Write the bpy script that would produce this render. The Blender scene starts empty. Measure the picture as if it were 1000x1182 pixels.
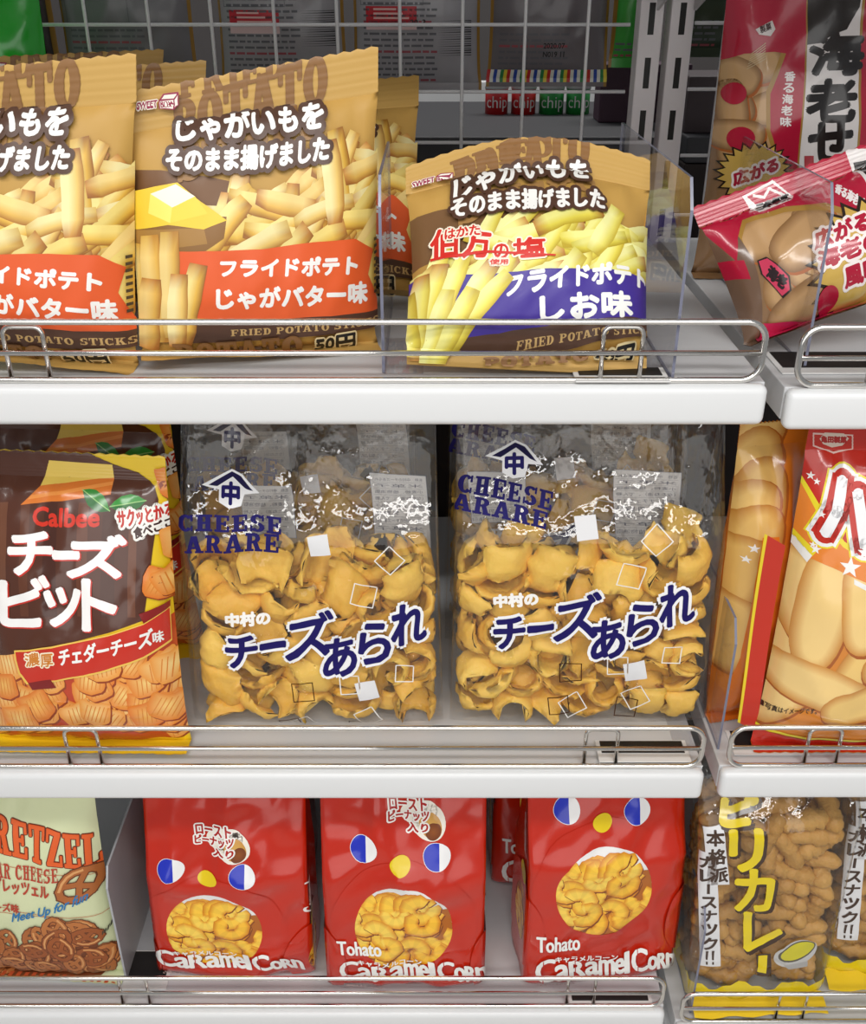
import bpy, bmesh, math, random
import numpy as np
from mathutils import Vector, Matrix, Euler, noise
from mathutils.geometry import tessellate_polygon

C = bpy.context.scene.collection
SC = bpy.context.scene
R = math.radians
# ------------------------------------------------------------------ camera
FPX, TILT, ZC, DF = 1171.0, R(28), 1.45, 0.70
CT, ST = math.cos(TILT), math.sin(TILT)
cam_d = bpy.data.cameras.new('camera'); cam = bpy.data.objects.new('camera', cam_d); C.objects.link(cam)
cam_d.sensor_fit = 'HORIZONTAL'; cam_d.sensor_width = 36; cam_d.lens = 36 * FPX / 1000
cam_d.clip_start = 0.01
cam.location = (0, 0, ZC); cam.rotation_euler = (math.pi/2 - TILT, 0, 0)
SC.camera = cam
CAM = Vector((0, 0, ZC))

def ray(px, py):
    u, v = (px-500)/FPX, (591-py)/FPX
    return Vector((u, CT + v*ST, -ST + v*CT))
def onz(px, py, z):                       # a point of the photo on a shelf of height z
    d = ray(px, py); return CAM + d*((z-ZC)/d.z)
def ony(px, py, Y):                       # a point of the photo on an upright plane
    d = ray(px, py); return CAM + d*(Y/d.y)

# ------------------------------------------------------------------ colours, materials
def lin(c):
    return tuple((x/255/12.92) if x/255 <= 0.04045 else ((x/255+0.055)/1.055)**2.4 for x in c)
def new_mat(name):
    m = bpy.data.materials.new(name); m.use_nodes = True
    nt = m.node_tree; nt.nodes.clear()
    o = nt.nodes.new('ShaderNodeOutputMaterial')
    return m, nt, o
def nd(nt, t, **kw):
    n = nt.nodes.new(t)
    for k, v in kw.items():
        if k in n.inputs: n.inputs[k].default_value = v
        else: setattr(n, k, v)
    return n
def bump(nt, scale, strength, dist=0.001, detail=2.0, stretch=(1, 1, 1), kind='noise'):
    tc = nd(nt, 'ShaderNodeTexCoord'); mp = nd(nt, 'ShaderNodeMapping'); mp.inputs['Scale'].default_value = stretch
    nt.links.new(tc.outputs['Object'], mp.inputs[0])
    if kind == 'noise':
        t = nd(nt, 'ShaderNodeTexNoise', Scale=scale, Detail=detail)
        out = t.outputs['Fac']
    else:
        t = nd(nt, 'ShaderNodeTexVoronoi', Scale=scale); t.feature = 'SMOOTH_F1'
        out = t.outputs['Distance']
    nt.links.new(mp.outputs[0], t.inputs['Vector'])
    b = nd(nt, 'ShaderNodeBump', Strength=strength, Distance=dist)
    nt.links.new(out, b.inputs['Height'])
    return b
def solid(name, col, rough=0.5, metal=0.0, spec=0.5, bmp=None, var=0.06, vscale=30, coat=0):
    m, nt, o = new_mat(name)
    p = nd(nt, 'ShaderNodeBsdfPrincipled', Roughness=rough, Metallic=metal)
    p.inputs['Specular IOR Level'].default_value = spec
    p.inputs['Coat Weight'].default_value = coat; p.inputs['Coat Roughness'].default_value = .12
    l = lin(col)
    tc = nd(nt, 'ShaderNodeTexCoord'); t = nd(nt, 'ShaderNodeTexNoise', Scale=vscale, Detail=3.0)
    nt.links.new(tc.outputs['Object'], t.inputs['Vector'])
    mx = nd(nt, 'ShaderNodeMix', data_type='RGBA')
    mx.inputs[6].default_value = (*[x*(1-var) for x in l], 1); mx.inputs[7].default_value = (*[min(1, x*(1+var)) for x in l], 1)
    nt.links.new(t.outputs['Fac'], mx.inputs[0]); nt.links.new(mx.outputs[2], p.inputs['Base Color'])
    if bmp:
        b = bump(nt, *bmp); nt.links.new(b.outputs[0], p.inputs['Normal'])
    nt.links.new(p.outputs[0], o.inputs[0])
    return m
def print_mat(name, rough=0.35, coat=0.0, bs=0.25):
    m, nt, o = new_mat(name)
    p = nd(nt, 'ShaderNodeBsdfPrincipled', Roughness=rough)
    p.inputs['Coat Weight'].default_value = coat; p.inputs['Coat Roughness'].default_value = .1
    a = nd(nt, 'ShaderNodeVertexColor'); a.layer_name = 'ink'
    nt.links.new(a.outputs[0], p.inputs['Base Color'])
    b = bump(nt, 45, bs, 0.001, 2.0); nt.links.new(b.outputs[0], p.inputs['Normal'])
    nt.links.new(p.outputs[0], o.inputs[0])
    return m
def clear_mat(name, tint=(.97, .97, .97), ior=1.45, rough=.05, haze=0.03, bmp=None, boost=1.0, hazecol=(.9, .9, .9)):
    m, nt, o = new_mat(name)
    tr = nd(nt, 'ShaderNodeBsdfTransparent', Color=(*tint, 1))
    gl = nd(nt, 'ShaderNodeBsdfGlossy', Roughness=rough, Color=(1, 1, 1, 1))
    df = nd(nt, 'ShaderNodeBsdfDiffuse', Color=(*hazecol, 1))
    f0 = ((ior-1)/(ior+1))**2*boost
    lw = nd(nt, 'ShaderNodeLayerWeight', Blend=.5); pw = nd(nt, 'ShaderNodeMath', operation='POWER'); pw.inputs[1].default_value = 4.0
    fr = lw
    nt.links.new(lw.outputs['Facing'], pw.inputs[0])
    mu = nd(nt, 'ShaderNodeMath', operation='MULTIPLY_ADD'); mu.inputs[1].default_value = (1-f0)*.55; mu.inputs[2].default_value = f0; mu.use_clamp = True
    nt.links.new(pw.outputs[0], mu.inputs[0])
    m1 = nd(nt, 'ShaderNodeMixShader', Fac=haze); m2 = nd(nt, 'ShaderNodeMixShader')
    nt.links.new(tr.outputs[0], m1.inputs[1]); nt.links.new(df.outputs[0], m1.inputs[2])
    nt.links.new(mu.outputs[0], m2.inputs[0]); nt.links.new(m1.outputs[0], m2.inputs[1]); nt.links.new(gl.outputs[0], m2.inputs[2])
    if bmp:
        b = bump(nt, *bmp); nt.links.new(b.outputs[0], gl.inputs['Normal']); nt.links.new(b.outputs[0], fr.inputs['Normal'])
    nt.links.new(m2.outputs[0], o.inputs[0])
    return m

M = {}
M['white'] = solid('white_paint', (228, 229, 230), .32, var=.015, vscale=4, coat=.2)
M['shelf_top'] = solid('shelf_top_paint', (205, 206, 208), .4, var=.02, vscale=4)
M['post'] = solid('post_paint', (190, 186, 188), .45, var=.02)
M['slot'] = solid('slot_dark', (22, 20, 20), .8)
M['chrome'] = solid('chrome', (225, 222, 218), .14, metal=1.0, var=.02)
M['meshwire'] = solid('mesh_wire', (240, 240, 242), .35, var=.02)
M['dark'] = solid('dark_board', (40, 30, 28), .7, var=.1)
M['darkgrey'] = solid('dark_grey', (60, 60, 64), .6, var=.05)
M['acrylic'] = clear_mat('acrylic', (.93, .93, .94), 1.42, .03, .02)
M['acrylic_edge'] = solid('acrylic_edge', (120, 122, 140), .15, var=.05)
M['grey_panel'] = solid('grey_panel', (172, 174, 178), .35, var=.03)
M['card'] = solid('card_white', (225, 224, 222), .6, var=.02)
M['card_black'] = solid('card_black', (30, 28, 28), .55, var=.05)
M['film'] = clear_mat('clear_film', (.975, .97, .965), 1.5, .07, .012, (38, .7, .006, 3.0, (1.0, 1.0, .6)), 1.25)
M['film_soft'] = clear_mat('clear_film_soft', (.96, .955, .95), 1.5, .1, .05, (30, .6, .005, 2.0), 1.1)
M['ink'] = print_mat('printed_ink', .45, .04)
M['ink_gloss'] = print_mat('printed_ink_gloss', .22, .5, .35)
M['ink_matte'] = print_mat('printed_ink_matte', .6, 0, .1)
M['ink_matte'].node_tree.nodes['Principled BSDF'].inputs['Specular IOR Level'].default_value = .12

# ------------------------------------------------------------------ objects
def obj(name, me, mat, parent=None):
    o = bpy.data.objects.new(name, me)
    if mat is not None and not me.materials:
        for m in (mat if isinstance(mat, (list, tuple)) else [mat]): me.materials.append(m)
    C.objects.link(o); o.parent = parent
    return o
def tag(o, label=None, cat=None, group=None, kind=None):
    for k, v in (('label', label), ('category', cat), ('group', group), ('kind', kind)):
        if v: o[k] = v
    return o
def empty(name, loc=(0, 0, 0), rot=(0, 0, 0)):
    o = bpy.data.objects.new(name, None); C.objects.link(o); o.location = loc; o.rotation_euler = rot
    o.empty_display_size = .02
    return o
def copy_tree(o, parent=None, top=True):
    c = o.copy(); C.objects.link(c)
    if parent is not None: c.parent = parent
    for ch in list(o.children): copy_tree(ch, c, False)
    return c
def bm_mesh(bm, name, smooth=False):
    me = bpy.data.meshes.new(name); bm.to_mesh(me); bm.free()
    if smooth:
        for p in me.polygons: p.use_smooth = True
    return me
def box(bm, x0, x1, y0, y1, z0, z1, bev=0, seg=2, mi=0):
    r = bmesh.ops.create_cube(bm, size=1)
    bmesh.ops.scale(bm, vec=(x1-x0, y1-y0, z1-z0), verts=r['verts'])
    bmesh.ops.translate(bm, vec=((x0+x1)/2, (y0+y1)/2, (z0+z1)/2), verts=r['verts'])
    fs = set(f for v in r['verts'] for f in v.link_faces)
    for f in fs: f.material_index = mi
    if bev:
        es = list(set(e for v in r['verts'] for e in v.link_edges))
        bmesh.ops.bevel(bm, geom=es, offset=bev, segments=seg, affect='EDGES', profile=.5)
def tube(bm, pts, r, n=10, closed=False):
    pts = [Vector(p) for p in pts]; L = len(pts); rings = []
    up = Vector((0, 1, 0))
    for i, p in enumerate(pts):
        if closed: t = pts[(i+1) % L] - pts[i-1]
        else: t = pts[min(i+1, L-1)] - pts[max(i-1, 0)]
        t.normalize()
        a = t.cross(up)
        if a.length < .1: a = t.cross(Vector((1, 0, 0)))
        a.normalize(); b = a.cross(t).normalized()
        rings.append([bm.verts.new(p + (a*math.cos(2*math.pi*k/n) + b*math.sin(2*math.pi*k/n))*r) for k in range(n)])
    rng = range(L) if closed else range(L-1)
    for i in rng:
        A, B = rings[i], rings[(i+1) % L]
        for k in range(n):
            f = bm.faces.new((A[k], A[(k+1) % n], B[(k+1) % n], B[k])); f.smooth = True
    if not closed:
        bm.faces.new(rings[0][::-1]); bm.faces.new(rings[-1])
def arc(cx, cz, r, a0, a1, y, n=7):
    return [(cx + r*math.cos(R(a0+(a1-a0)*i/n)), y, cz + r*math.sin(R(a0+(a1-a0)*i/n))) for i in range(n+1)]

# ------------------------------------------------------------------ printed artwork
_tc = {}
def glyphs(body):
    if body in _tc: return _tc[body]
    cu = bpy.data.curves.new('t', 'FONT'); cu.body = body; cu.resolution_u = 3; cu.size = 1.0
    ob = bpy.data.objects.new('t', cu); C.objects.link(ob)
    dg = bpy.context.evaluated_depsgraph_get(); ev = ob.evaluated_get(dg); me = ev.to_mesh()
    me.calc_loop_triangles()
    v = np.array([(p.co.x, p.co.y) for p in me.vertices]).reshape(-1, 2)
    t = np.array([list(l.vertices) for l in me.loop_triangles], dtype=int).reshape(-1, 3)
    ev.to_mesh_clear(); bpy.data.objects.remove(ob); bpy.data.curves.remove(cu)
    tri = v[t] if len(t) else np.zeros((0, 3, 2))
    _tc[body] = tri
    return tri

def ring_poly(cx, cy, rx, ry, a0=0, a1=360, n=20):
    return [(cx+rx*math.cos(R(a0+(a1-a0)*i/n)), cy+ry*math.sin(R(a0+(a1-a0)*i/n))) for i in range(n+1)]
def _slab(ch):                                   # poster slab-serif capitals in a unit box, as polygons
    P = []; W = .62; t = .2; h = .1
    def stem(x, a=0, b=1, serif=True):
        P.append([(x, a), (x+t, a), (x+t, b), (x, b)])
        if serif:
            if a == 0: P.append([(x-.09, 0), (x+t+.09, 0), (x+t+.09, h), (x-.09, h)])
            if b == 1: P.append([(x-.09, 1-h), (x+t+.09, 1-h), (x+t+.09, 1), (x-.09, 1)])
    def bar(y, a, b, th=h): P.append([(a, y), (b, y), (b, y+th), (a, y+th)])
    def ringseg(cx, cy, rx, ry, ix, iy, a0, a1, n=14):
        o = ring_poly(cx, cy, rx, ry, a0, a1, n); i = ring_poly(cx, cy, ix, iy, a0, a1, n)
        for k in range(n): P.append([o[k], o[k+1], i[k+1], i[k]])
    if ch in 'EFLTIHPRDKNMZBU':
        x = .09
        if ch == 'E': stem(x); bar(.9, .1, .66); bar(.45, .1, .5); bar(0, .1, .66); bar(.7, .58, .66, .3); bar(0, .58, .66, .3); bar(.36, .44, .52, .28)
        if ch == 'F': stem(x); bar(.9, .1, .66); bar(.45, .1, .5); bar(.7, .58, .66, .3); bar(.36, .44, .52, .28)
        if ch == 'L': stem(x); bar(0, .1, .66); bar(0, .58, .66, .34)
        if ch == 'T': stem(.24); bar(.9, 0, .7); bar(.66, 0, .08, .34); bar(.66, .62, .7, .34)
        if ch == 'I': stem(x)
        if ch == 'H': stem(x); stem(.46); bar(.45, .1, .6)
        if ch == 'U': stem(x, .25); stem(.5, .25); ringseg(.39, .3, .3, .3, .11, .18, 180, 360)
        if ch == 'P': stem(x); ringseg(.36, .72, .33, .28, .12, .17, -90, 90); bar(.9, .2, .38); bar(.44, .2, .38)
        if ch == 'R': stem(x); ringseg(.36, .74, .31, .26, .11, .15, -90, 90); bar(.9, .2, .38); bar(.48, .2, .38); P.append([(.36, .5), (.56, .5), (.72, 0), (.5, 0)]); bar(0, .46, .8)
        if ch == 'B': stem(x); ringseg(.36, .74, .3, .26, .1, .15, -90, 90); ringseg(.36, .26, .34, .26, .12, .15, -90, 90); bar(.9, .2, .38); bar(.46, .2, .38); bar(0, .2, .38)
        if ch == 'D': stem(x); ringseg(.34, .5, .38, .5, .15, .39, -90, 90); bar(.89, .2, .36); bar(0, .2, .36)
        if ch == 'K': stem(x); P.append([(.28, .4), (.5, 1), (.66, 1), (.38, .4)]); P.append([(.34, .55), (.5, .62), (.74, 0), (.52, 0)]); bar(.9, .42, .74); bar(0, .46, .8)
        if ch == 'N': stem(x); stem(.52); P.append([(x, 1), (x+t, 1), (.72, 0), (.52, 0)])
        if ch == 'M': stem(x); stem(.7); P.append([(x, 1), (x+t, 1), (.56, .1), (.44, .1)]); P.append([(.7, 1), (.9, 1), (.56, .1), (.44, .1)])
        if ch == 'Z': bar(.9, .03, .66); bar(0, .03, .68); P.append([(.03, .08), (.26, .08), (.66, .92), (.43, .92)]); bar(.68, .03, .11, .32); bar(0, .6, .68, .32)
        W = {'I': .38, 'M': .99, 'N': .82, 'H': .8, 'R': .8, 'D': .76, 'K': .8, 'U': .8}.get(ch, .72)
    elif ch == 'A':
        P += [[(.28, 1), (.42, 1), (.24, 0), (.08, 0)], [(.34, 1), (.52, 1), (.78, 0), (.56, 0)]]; bar(.28, .18, .62); bar(0, 0, .32); bar(0, .48, .86); W = .86
    elif ch == 'V':
        P += [[(.06, 1), (.28, 1), (.52, 0), (.38, 0)], [(.62, 1), (.74, 1), (.52, 0), (.38, 0)]]; bar(.9, 0, .36); bar(.9, .52, .82); W = .82
    elif ch == 'O': ringseg(.37, .5, .36, .51, .13, .39, 0, 360, 26); W = .76
    elif ch == 'G': ringseg(.37, .5, .36, .51, .13, .39, 40, 350, 26); bar(.4, .4, .74); W = .78
    elif ch == 'C': ringseg(.37, .5, .36, .51, .13, .39, 45, 315, 26); bar(.64, .6, .68, .36); bar(.02, .62, .68, .28); W = .76
    elif ch == 'S':
        ringseg(.35, .73, .31, .27, .1, .16, 30, 260, 14); ringseg(.35, .27, .33, .27, .11, .16, -150, 80, 14); bar(.66, .58, .65, .34); bar(0, .03, .1, .34); W = .72
    else: W = .4
    return P, W

class Art:
    """flat print: triangles in centimetres on a bag front, each with corner inks and a layer"""
    def __init__(s, q=None):
        s.T = []; s.K = []; s.L = []; s.q = q; s.l = 0; s.boxes = []
    def up(s): s.l += 1; return s
    def add(s, tri, col, layer=None):
        tri = np.asarray(tri, float).reshape(-1, 3, 2)
        if not len(tri): return
        col = np.asarray(col, float)
        if col.ndim == 1: col = np.broadcast_to(col, (len(tri), 3, 3))
        s.T.append(tri); s.K.append(col.reshape(-1, 3, 3)); s.L.append(np.full(len(tri), s.l if layer is None else layer, float))
    def P(s, pts):                          # photo pixels -> print centimetres
        return [s.q(*p) for p in pts]
    def poly(s, pts, col, cols=None, layer=None):
        t = tessellate_polygon([[Vector((p[0], p[1], 0)) for p in pts]])
        tri = [[pts[i] for i in f] for f in t]
        if cols: s.add(tri, [[lin(cols[i]) for i in f] for f in t], layer)
        else: s.add(tri, lin(col), layer)
    def pp(s, pts, col, cols=None, layer=None): s.poly(s.P(pts), col, cols, layer)
    def ell(s, c, rx, ry, col, a=0, col2=None, n=28, layer=None):
        ca, sa = math.cos(a), math.sin(a); pts = []
        for i in range(n):
            x, y = rx*math.cos(2*math.pi*i/n), ry*math.sin(2*math.pi*i/n)
            pts.append((c[0]+x*ca-y*sa, c[1]+x*sa+y*ca))
        if col2 is None: s.poly(pts, col, layer=layer)
        else:
            tri = [[c, pts[i], pts[(i+1) % n]] for i in range(n)]
            s.add(tri, [[lin(col), lin(col2), lin(col2)]]*n, layer)
    def stroke(s, pts, w, col, closed=False, layer=None):
        pts = [np.array(p, float) for p in pts]
        n = len(pts); rng = range(n if closed else n-1); tris = []
        for i in rng:
            a, b = pts[i], pts[(i+1) % n]; d = b-a; L = np.hypot(*d)
            if L < 1e-9: continue
            d /= L; m = np.array([-d[1], d[0]])*w/2; e = d*w*.3
            a2, b2 = a-e, b+e
            tris += [[a2+m, a2-m, b2-m], [a2+m, b2-m, b2+m]]
        b0 = s.l if layer is None else layer
        for i in range(0, len(tris), 2): s.add(tris[i:i+2], lin(col), b0+.12*((i//2) % 3))
    def _put(s, tri, p0, p1, p2, col, outlines, bold, arcs, ink=None, box01=None, sub=None):
        if not len(tri): return
        lo, hi = (tri.reshape(-1, 2).min(0), tri.reshape(-1, 2).max(0)) if box01 is None else box01
        p0, p1, p2 = (np.array(p, float) for p in (p0, p1, p2))
        t = (tri-lo)/(hi-lo)
        base = p0 + t[..., :1]*(p1-p0) + t[..., 1:]*(p2-p0)
        if arcs:
            up = (p2-p0)/max(1e-9, np.hypot(*(p2-p0)))
            base = base + up*(arcs*(1-(2*t[..., :1]-1)**2))
        ti = np.zeros(len(tri)) if sub is None else sub
        u = .22; top = ti.max() if len(ti) else 0
        def put(b_, c, k):
            s.T.append(b_); s.K.append(np.broadcast_to(np.asarray(lin(c), float), (len(b_), 3, 3))); s.L.append(s.l+ti*u+k*u*(top+1))
        for r, c in sorted(outlines, key=lambda o: -o[0]):
            nk = 10 if r < .15 else 16 if r < .24 else 30; k = 0
            put(base, c, k)
            for i in range(nk):
                a = 2*math.pi*i/nk; k += 1
                put(base+np.array([math.cos(a), math.sin(a)])*(r+bold), c, k)
                if r > .15 and i % 3 == 0: k += 1; put(base+np.array([math.cos(a), math.sin(a)])*(r+bold)*.5, c, k)
            s.l += (k+1)*u*(top+1)
        k = 0
        if bold:
            for i in range(8):
                a = 2*math.pi*i/8; put(base+np.array([math.cos(a), math.sin(a)])*bold, col, k); k += 1
        put(base, col, k); s.l += (k+1)*u*(top+1)+.6
    def text(s, body, p0, p1, p2, col, outlines=(), bold=0, arcs=0, px=True):
        if px: p0, p1, p2 = s.P([p0, p1, p2])
        s._put(glyphs(body), p0, p1, p2, col, outlines, bold, arcs)
    def vtext(s, body, x, y0, y1, w, col, outlines=(), bold=0, px=True, dx=0):
        n = len(body)
        for i, ch in enumerate(body):
            ya = y0+(y1-y0)*i/n; yb = y0+(y1-y0)*(i+1)/n; xx = x+dx*i/n; g = (yb-ya)*.09
            if ch in 'ー':
                m = (yb-ya)*.12; q = [(xx-w*.1, yb-m), (xx+w*.1, yb-m), (xx+w*.1, ya+m), (xx-w*.1, ya+m)]
                s.pp(q, col) if px else s.poly(q, col); continue
            s.text(ch, (xx-w/2, yb-g), (xx+w/2, yb-g), (xx-w/2, ya+g), col, outlines, bold, 0, px)
    def slab(s, body, p0, p1, p2, col, outlines=(), bold=0, arcs=0, px=True, warp=None):
        if px: p0, p1, p2 = s.P([p0, p1, p2])
        x = 0; tris = []; sub = []
        for ch in body:
            if ch == ' ': x += .45; continue
            ps, w = _slab(ch)
            for pi, pl in enumerate(ps):
                pl = [(x+a, b) for a, b in pl]
                for k in range(1, len(pl)-1): tris.append([pl[0], pl[k], pl[k+1]]); sub.append(pi % 8)
            x += w+.08
        tri = np.array(tris, float)
        s._put(tri, p0, p1, p2, col, outlines, bold, arcs, box01=(np.array([0, 0.]), np.array([x-.08, 1.])), sub=np.array(sub, float))
    def free_layer(s, c, r, base):
        l = base
        for (c2, r2, l2) in s.boxes:
            if (c[0]-c2[0])**2+(c[1]-c2[1])**2 < (r+r2)**2*.8: l = max(l, l2+1)
        s.boxes.append((c, r, l)); return l
    def fry(s, c, L, w, ang, base, rnd, tone=0, pal=None, bend=0):
        pal = pal or [((196, 140, 52), (250, 226, 140), (244, 208, 104), (206, 150, 58))]
        e0, hi_, mid, e1 = [tuple(max(0, min(255, x+tone)) for x in cc) for cc in rnd.choice(pal)]
        ca, sa = math.cos(ang), math.sin(ang); n = 5
        rows = []
        for i in range(n+1):
            t = i/n-.5; ww = w*(.9+.2*rnd.random())*(.82 if i in (0, n) else 1)
            off = bend*(1-4*t*t)*L
            rows.append([(c[0]+(t*L)*ca-(off+k*ww/2)*sa, c[1]+(t*L)*sa+(off+k*ww/2)*ca) for k in (1, .35, -.4, -1)])
        tri, col = [], []
        cs = [lin(hi_), lin(hi_), lin(mid), lin(e1)]
        ce = [lin(tuple(x*.93 for x in mid))]*2+[lin(e0)]*2 if rnd.random() < .6 else [lin((186, 122, 56)), lin((206, 146, 70)), lin((180, 116, 52)), lin((150, 92, 40))]
        mr = [rnd.uniform(.90, 1.06) for _ in range(n+1)]
        for i in range(n):
            for k in range(3):
                A = ce if i == 0 else cs; B = ce if i == n-1 else cs
                A = [tuple(x*mr[i] for x in z) for z in A]; B = [tuple(x*mr[i+1] for x in z) for z in B]
                tri += [[rows[i][k], rows[i+1][k], rows[i+1][k+1]], [rows[i][k], rows[i+1][k+1], rows[i][k+1]]]
                col += [[A[k], B[k], B[k+1]], [A[k], B[k+1], A[k+1]]]
        l = s.free_layer(c, max(L*.5, w), base)
        s.add(tri, col, l)
        s.l = max(s.l, l)
    def merge(s):
        return np.concatenate(s.T), np.concatenate(s.K), np.concatenate(s.L)
    def shifted(s, du=0, dv=0, su=1, sv=1):
        b = Art(s.q); b.l = s.l
        b.T = [t*np.array([su, sv])+np.array([du, dv]) for t in s.T]; b.K = list(s.K); b.L = list(s.L)
        return b

def cut(t, c, l, w):
    """split triangles whose corner values w change sign"""
    w = np.where(np.abs(w) < 1e-7, 0, w)
    mix = (w.max(1) > 0) & (w.min(1) < 0)
    if not mix.any(): return t, c, l
    T, K, Lr, W = t[mix], c[mix], l[mix], w[mix]
    pos = (W > 0).sum(1) == 1
    sg = np.where(pos[:, None], W, -W)                 # the lone corner is the positive one, or the only negative
    lone = np.argmax(sg, axis=1)
    ix = (lone[:, None]+np.arange(3)) % 3; r = np.arange(len(T))[:, None]
    T, K, W = T[r, ix], K[r, ix], W[r, ix]
    def mid(i, j):
        f = (W[:, i]/(W[:, i]-W[:, j]))[:, None]
        f = np.clip(f, 0, 1)
        return T[:, i]+(T[:, j]-T[:, i])*f, K[:, i]+(K[:, j]-K[:, i])*f
    p1, k1 = mid(0, 1); p2, k2 = mid(0, 2)
    n1 = np.stack([T[:, 0], p1, p2], 1), np.stack([K[:, 0], k1, k2], 1)
    n2 = np.stack([p1, T[:, 1], T[:, 2]], 1), np.stack([k1, K[:, 1], K[:, 2]], 1)
    n3 = np.stack([p1, T[:, 2], p2], 1), np.stack([k1, K[:, 2], k2], 1)
    t = np.concatenate([t[~mix], n1[0], n2[0], n3[0]]); c = np.concatenate([c[~mix], n1[1], n2[1], n3[1]]); l = np.concatenate([l[~mix], Lr, Lr, Lr])
    e1 = t[:, 1]-t[:, 0]; e2 = t[:, 2]-t[:, 0]
    k = np.abs(e1[:, 0]*e2[:, 1]-e1[:, 1]*e2[:, 0]) > 1e-8
    return t[k], c[k], l[k]
def split_lines(t, c, l, axis, lines):
    """cut triangles along grid lines so that a print follows the bag's own folds"""
    lines = np.asarray(lines); eps = 1e-6; done = []
    for _ in range(24):
        v = t[:, :, axis]
        a = np.searchsorted(lines, v.min(1)+eps, 'right'); b = np.searchsorted(lines, v.max(1)-eps, 'left')
        ok = b <= a
        done.append((t[ok], c[ok], l[ok])); t, c, l, a, b = t[~ok], c[~ok], l[~ok], a[~ok], b[~ok]
        if not len(t): break
        x = lines[np.minimum((a+b)//2, b-1)]
        t, c, l = cut(t, c, l, t[:, :, axis]-x[:, None])
    done.append((t, c, l))
    return tuple(np.concatenate([d[i] for d in done]) for i in range(3))

def print_mesh(name, art, sh, mats, lift=.00016, step=.000024):
    """lay a print on a sheet (lines U, V in cm and grids of points and normals)"""
    t, c, l = art.merge()
    U, V = sh['U'], sh['V']
    for ax, G in ((0, U), (1, V)):
        t, c, l = split_lines(t, c, l, ax, [G[0], G[-1]]); m = t[:, :, ax].mean(1); k = (m > G[0]) & (m < G[-1]); t, c, l = t[k], c[k], l[k]
        t, c, l = split_lines(t, c, l, ax, G)
    def cells(t):
        cen = t.mean(1)
        return np.clip(np.searchsorted(U, cen[:, 0])-1, 0, len(U)-2), np.clip(np.searchsorted(V, cen[:, 1])-1, 0, len(V)-2)
    i, j = cells(t)
    fu = (t[:, :, 0]-U[i][:, None])/(U[i+1]-U[i])[:, None]; fv = (t[:, :, 1]-V[j][:, None])/(V[j+1]-V[j])[:, None]
    t, c, l = cut(t, c, l, fu-fv)
    i, j = cells(t)
    fu = np.clip((t[:, :, 0]-U[i][:, None])/(U[i+1]-U[i])[:, None], 0, 1); fv = np.clip((t[:, :, 1]-V[j][:, None])/(V[j+1]-V[j])[:, None], 0, 1)
    low = (fu-fv).mean(1) >= 0
    def tri_lin(G):
        p00, p10, p01, p11 = G[j, i][:, None], G[j, i+1][:, None], G[j+1, i][:, None], G[j+1, i+1][:, None]
        u, v = fu[..., None], fv[..., None]
        return np.where(low[:, None, None], p00+u*(p10-p00)+v*(p11-p10), p00+v*(p01-p00)+u*(p11-p01)).reshape(-1, 3)
    ll = np.repeat(l, 3)
    pos = tri_lin(sh['P']); nrm = tri_lin(sh['N']); nrm /= np.linalg.norm(nrm, axis=1)[:, None]+1e-12
    pos = pos + nrm*(lift+step*ll)[:, None]
    n = len(pos)
    a, b_, cc = pos[0::3], pos[1::3], pos[2::3]
    g = np.cross(b_-a, cc-a); flip = (g*nrm[0::3]).sum(1) < 0
    idx = np.arange(n).reshape(-1, 3); idx[flip] = idx[flip][:, ::-1]
    me = bpy.data.meshes.new(name)
    me.vertices.add(n); me.vertices.foreach_set('co', pos.ravel())
    me.loops.add(n); me.loops.foreach_set('vertex_index', idx.ravel().astype(np.int32))
    me.polygons.add(n//3); me.polygons.foreach_set('loop_start', np.arange(0, n, 3, dtype=np.int32))
    me.update(calc_edges=True)
    at = me.color_attributes.new('ink', 'FLOAT_COLOR', 'POINT')
    k = np.ones((n, 4)); k[:, :3] = np.clip(c.reshape(-1, 3), 0, 1); at.data.foreach_set('color', k.ravel())
    me.polygons.foreach_set('use_smooth', np.ones(n//3, dtype=bool))
    me.normals_split_custom_set_from_vertices([tuple(x) for x in nrm])
    for m in (mats if isinstance(mats, (list, tuple)) else [mats]): me.materials.append(m)
    return me

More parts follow.
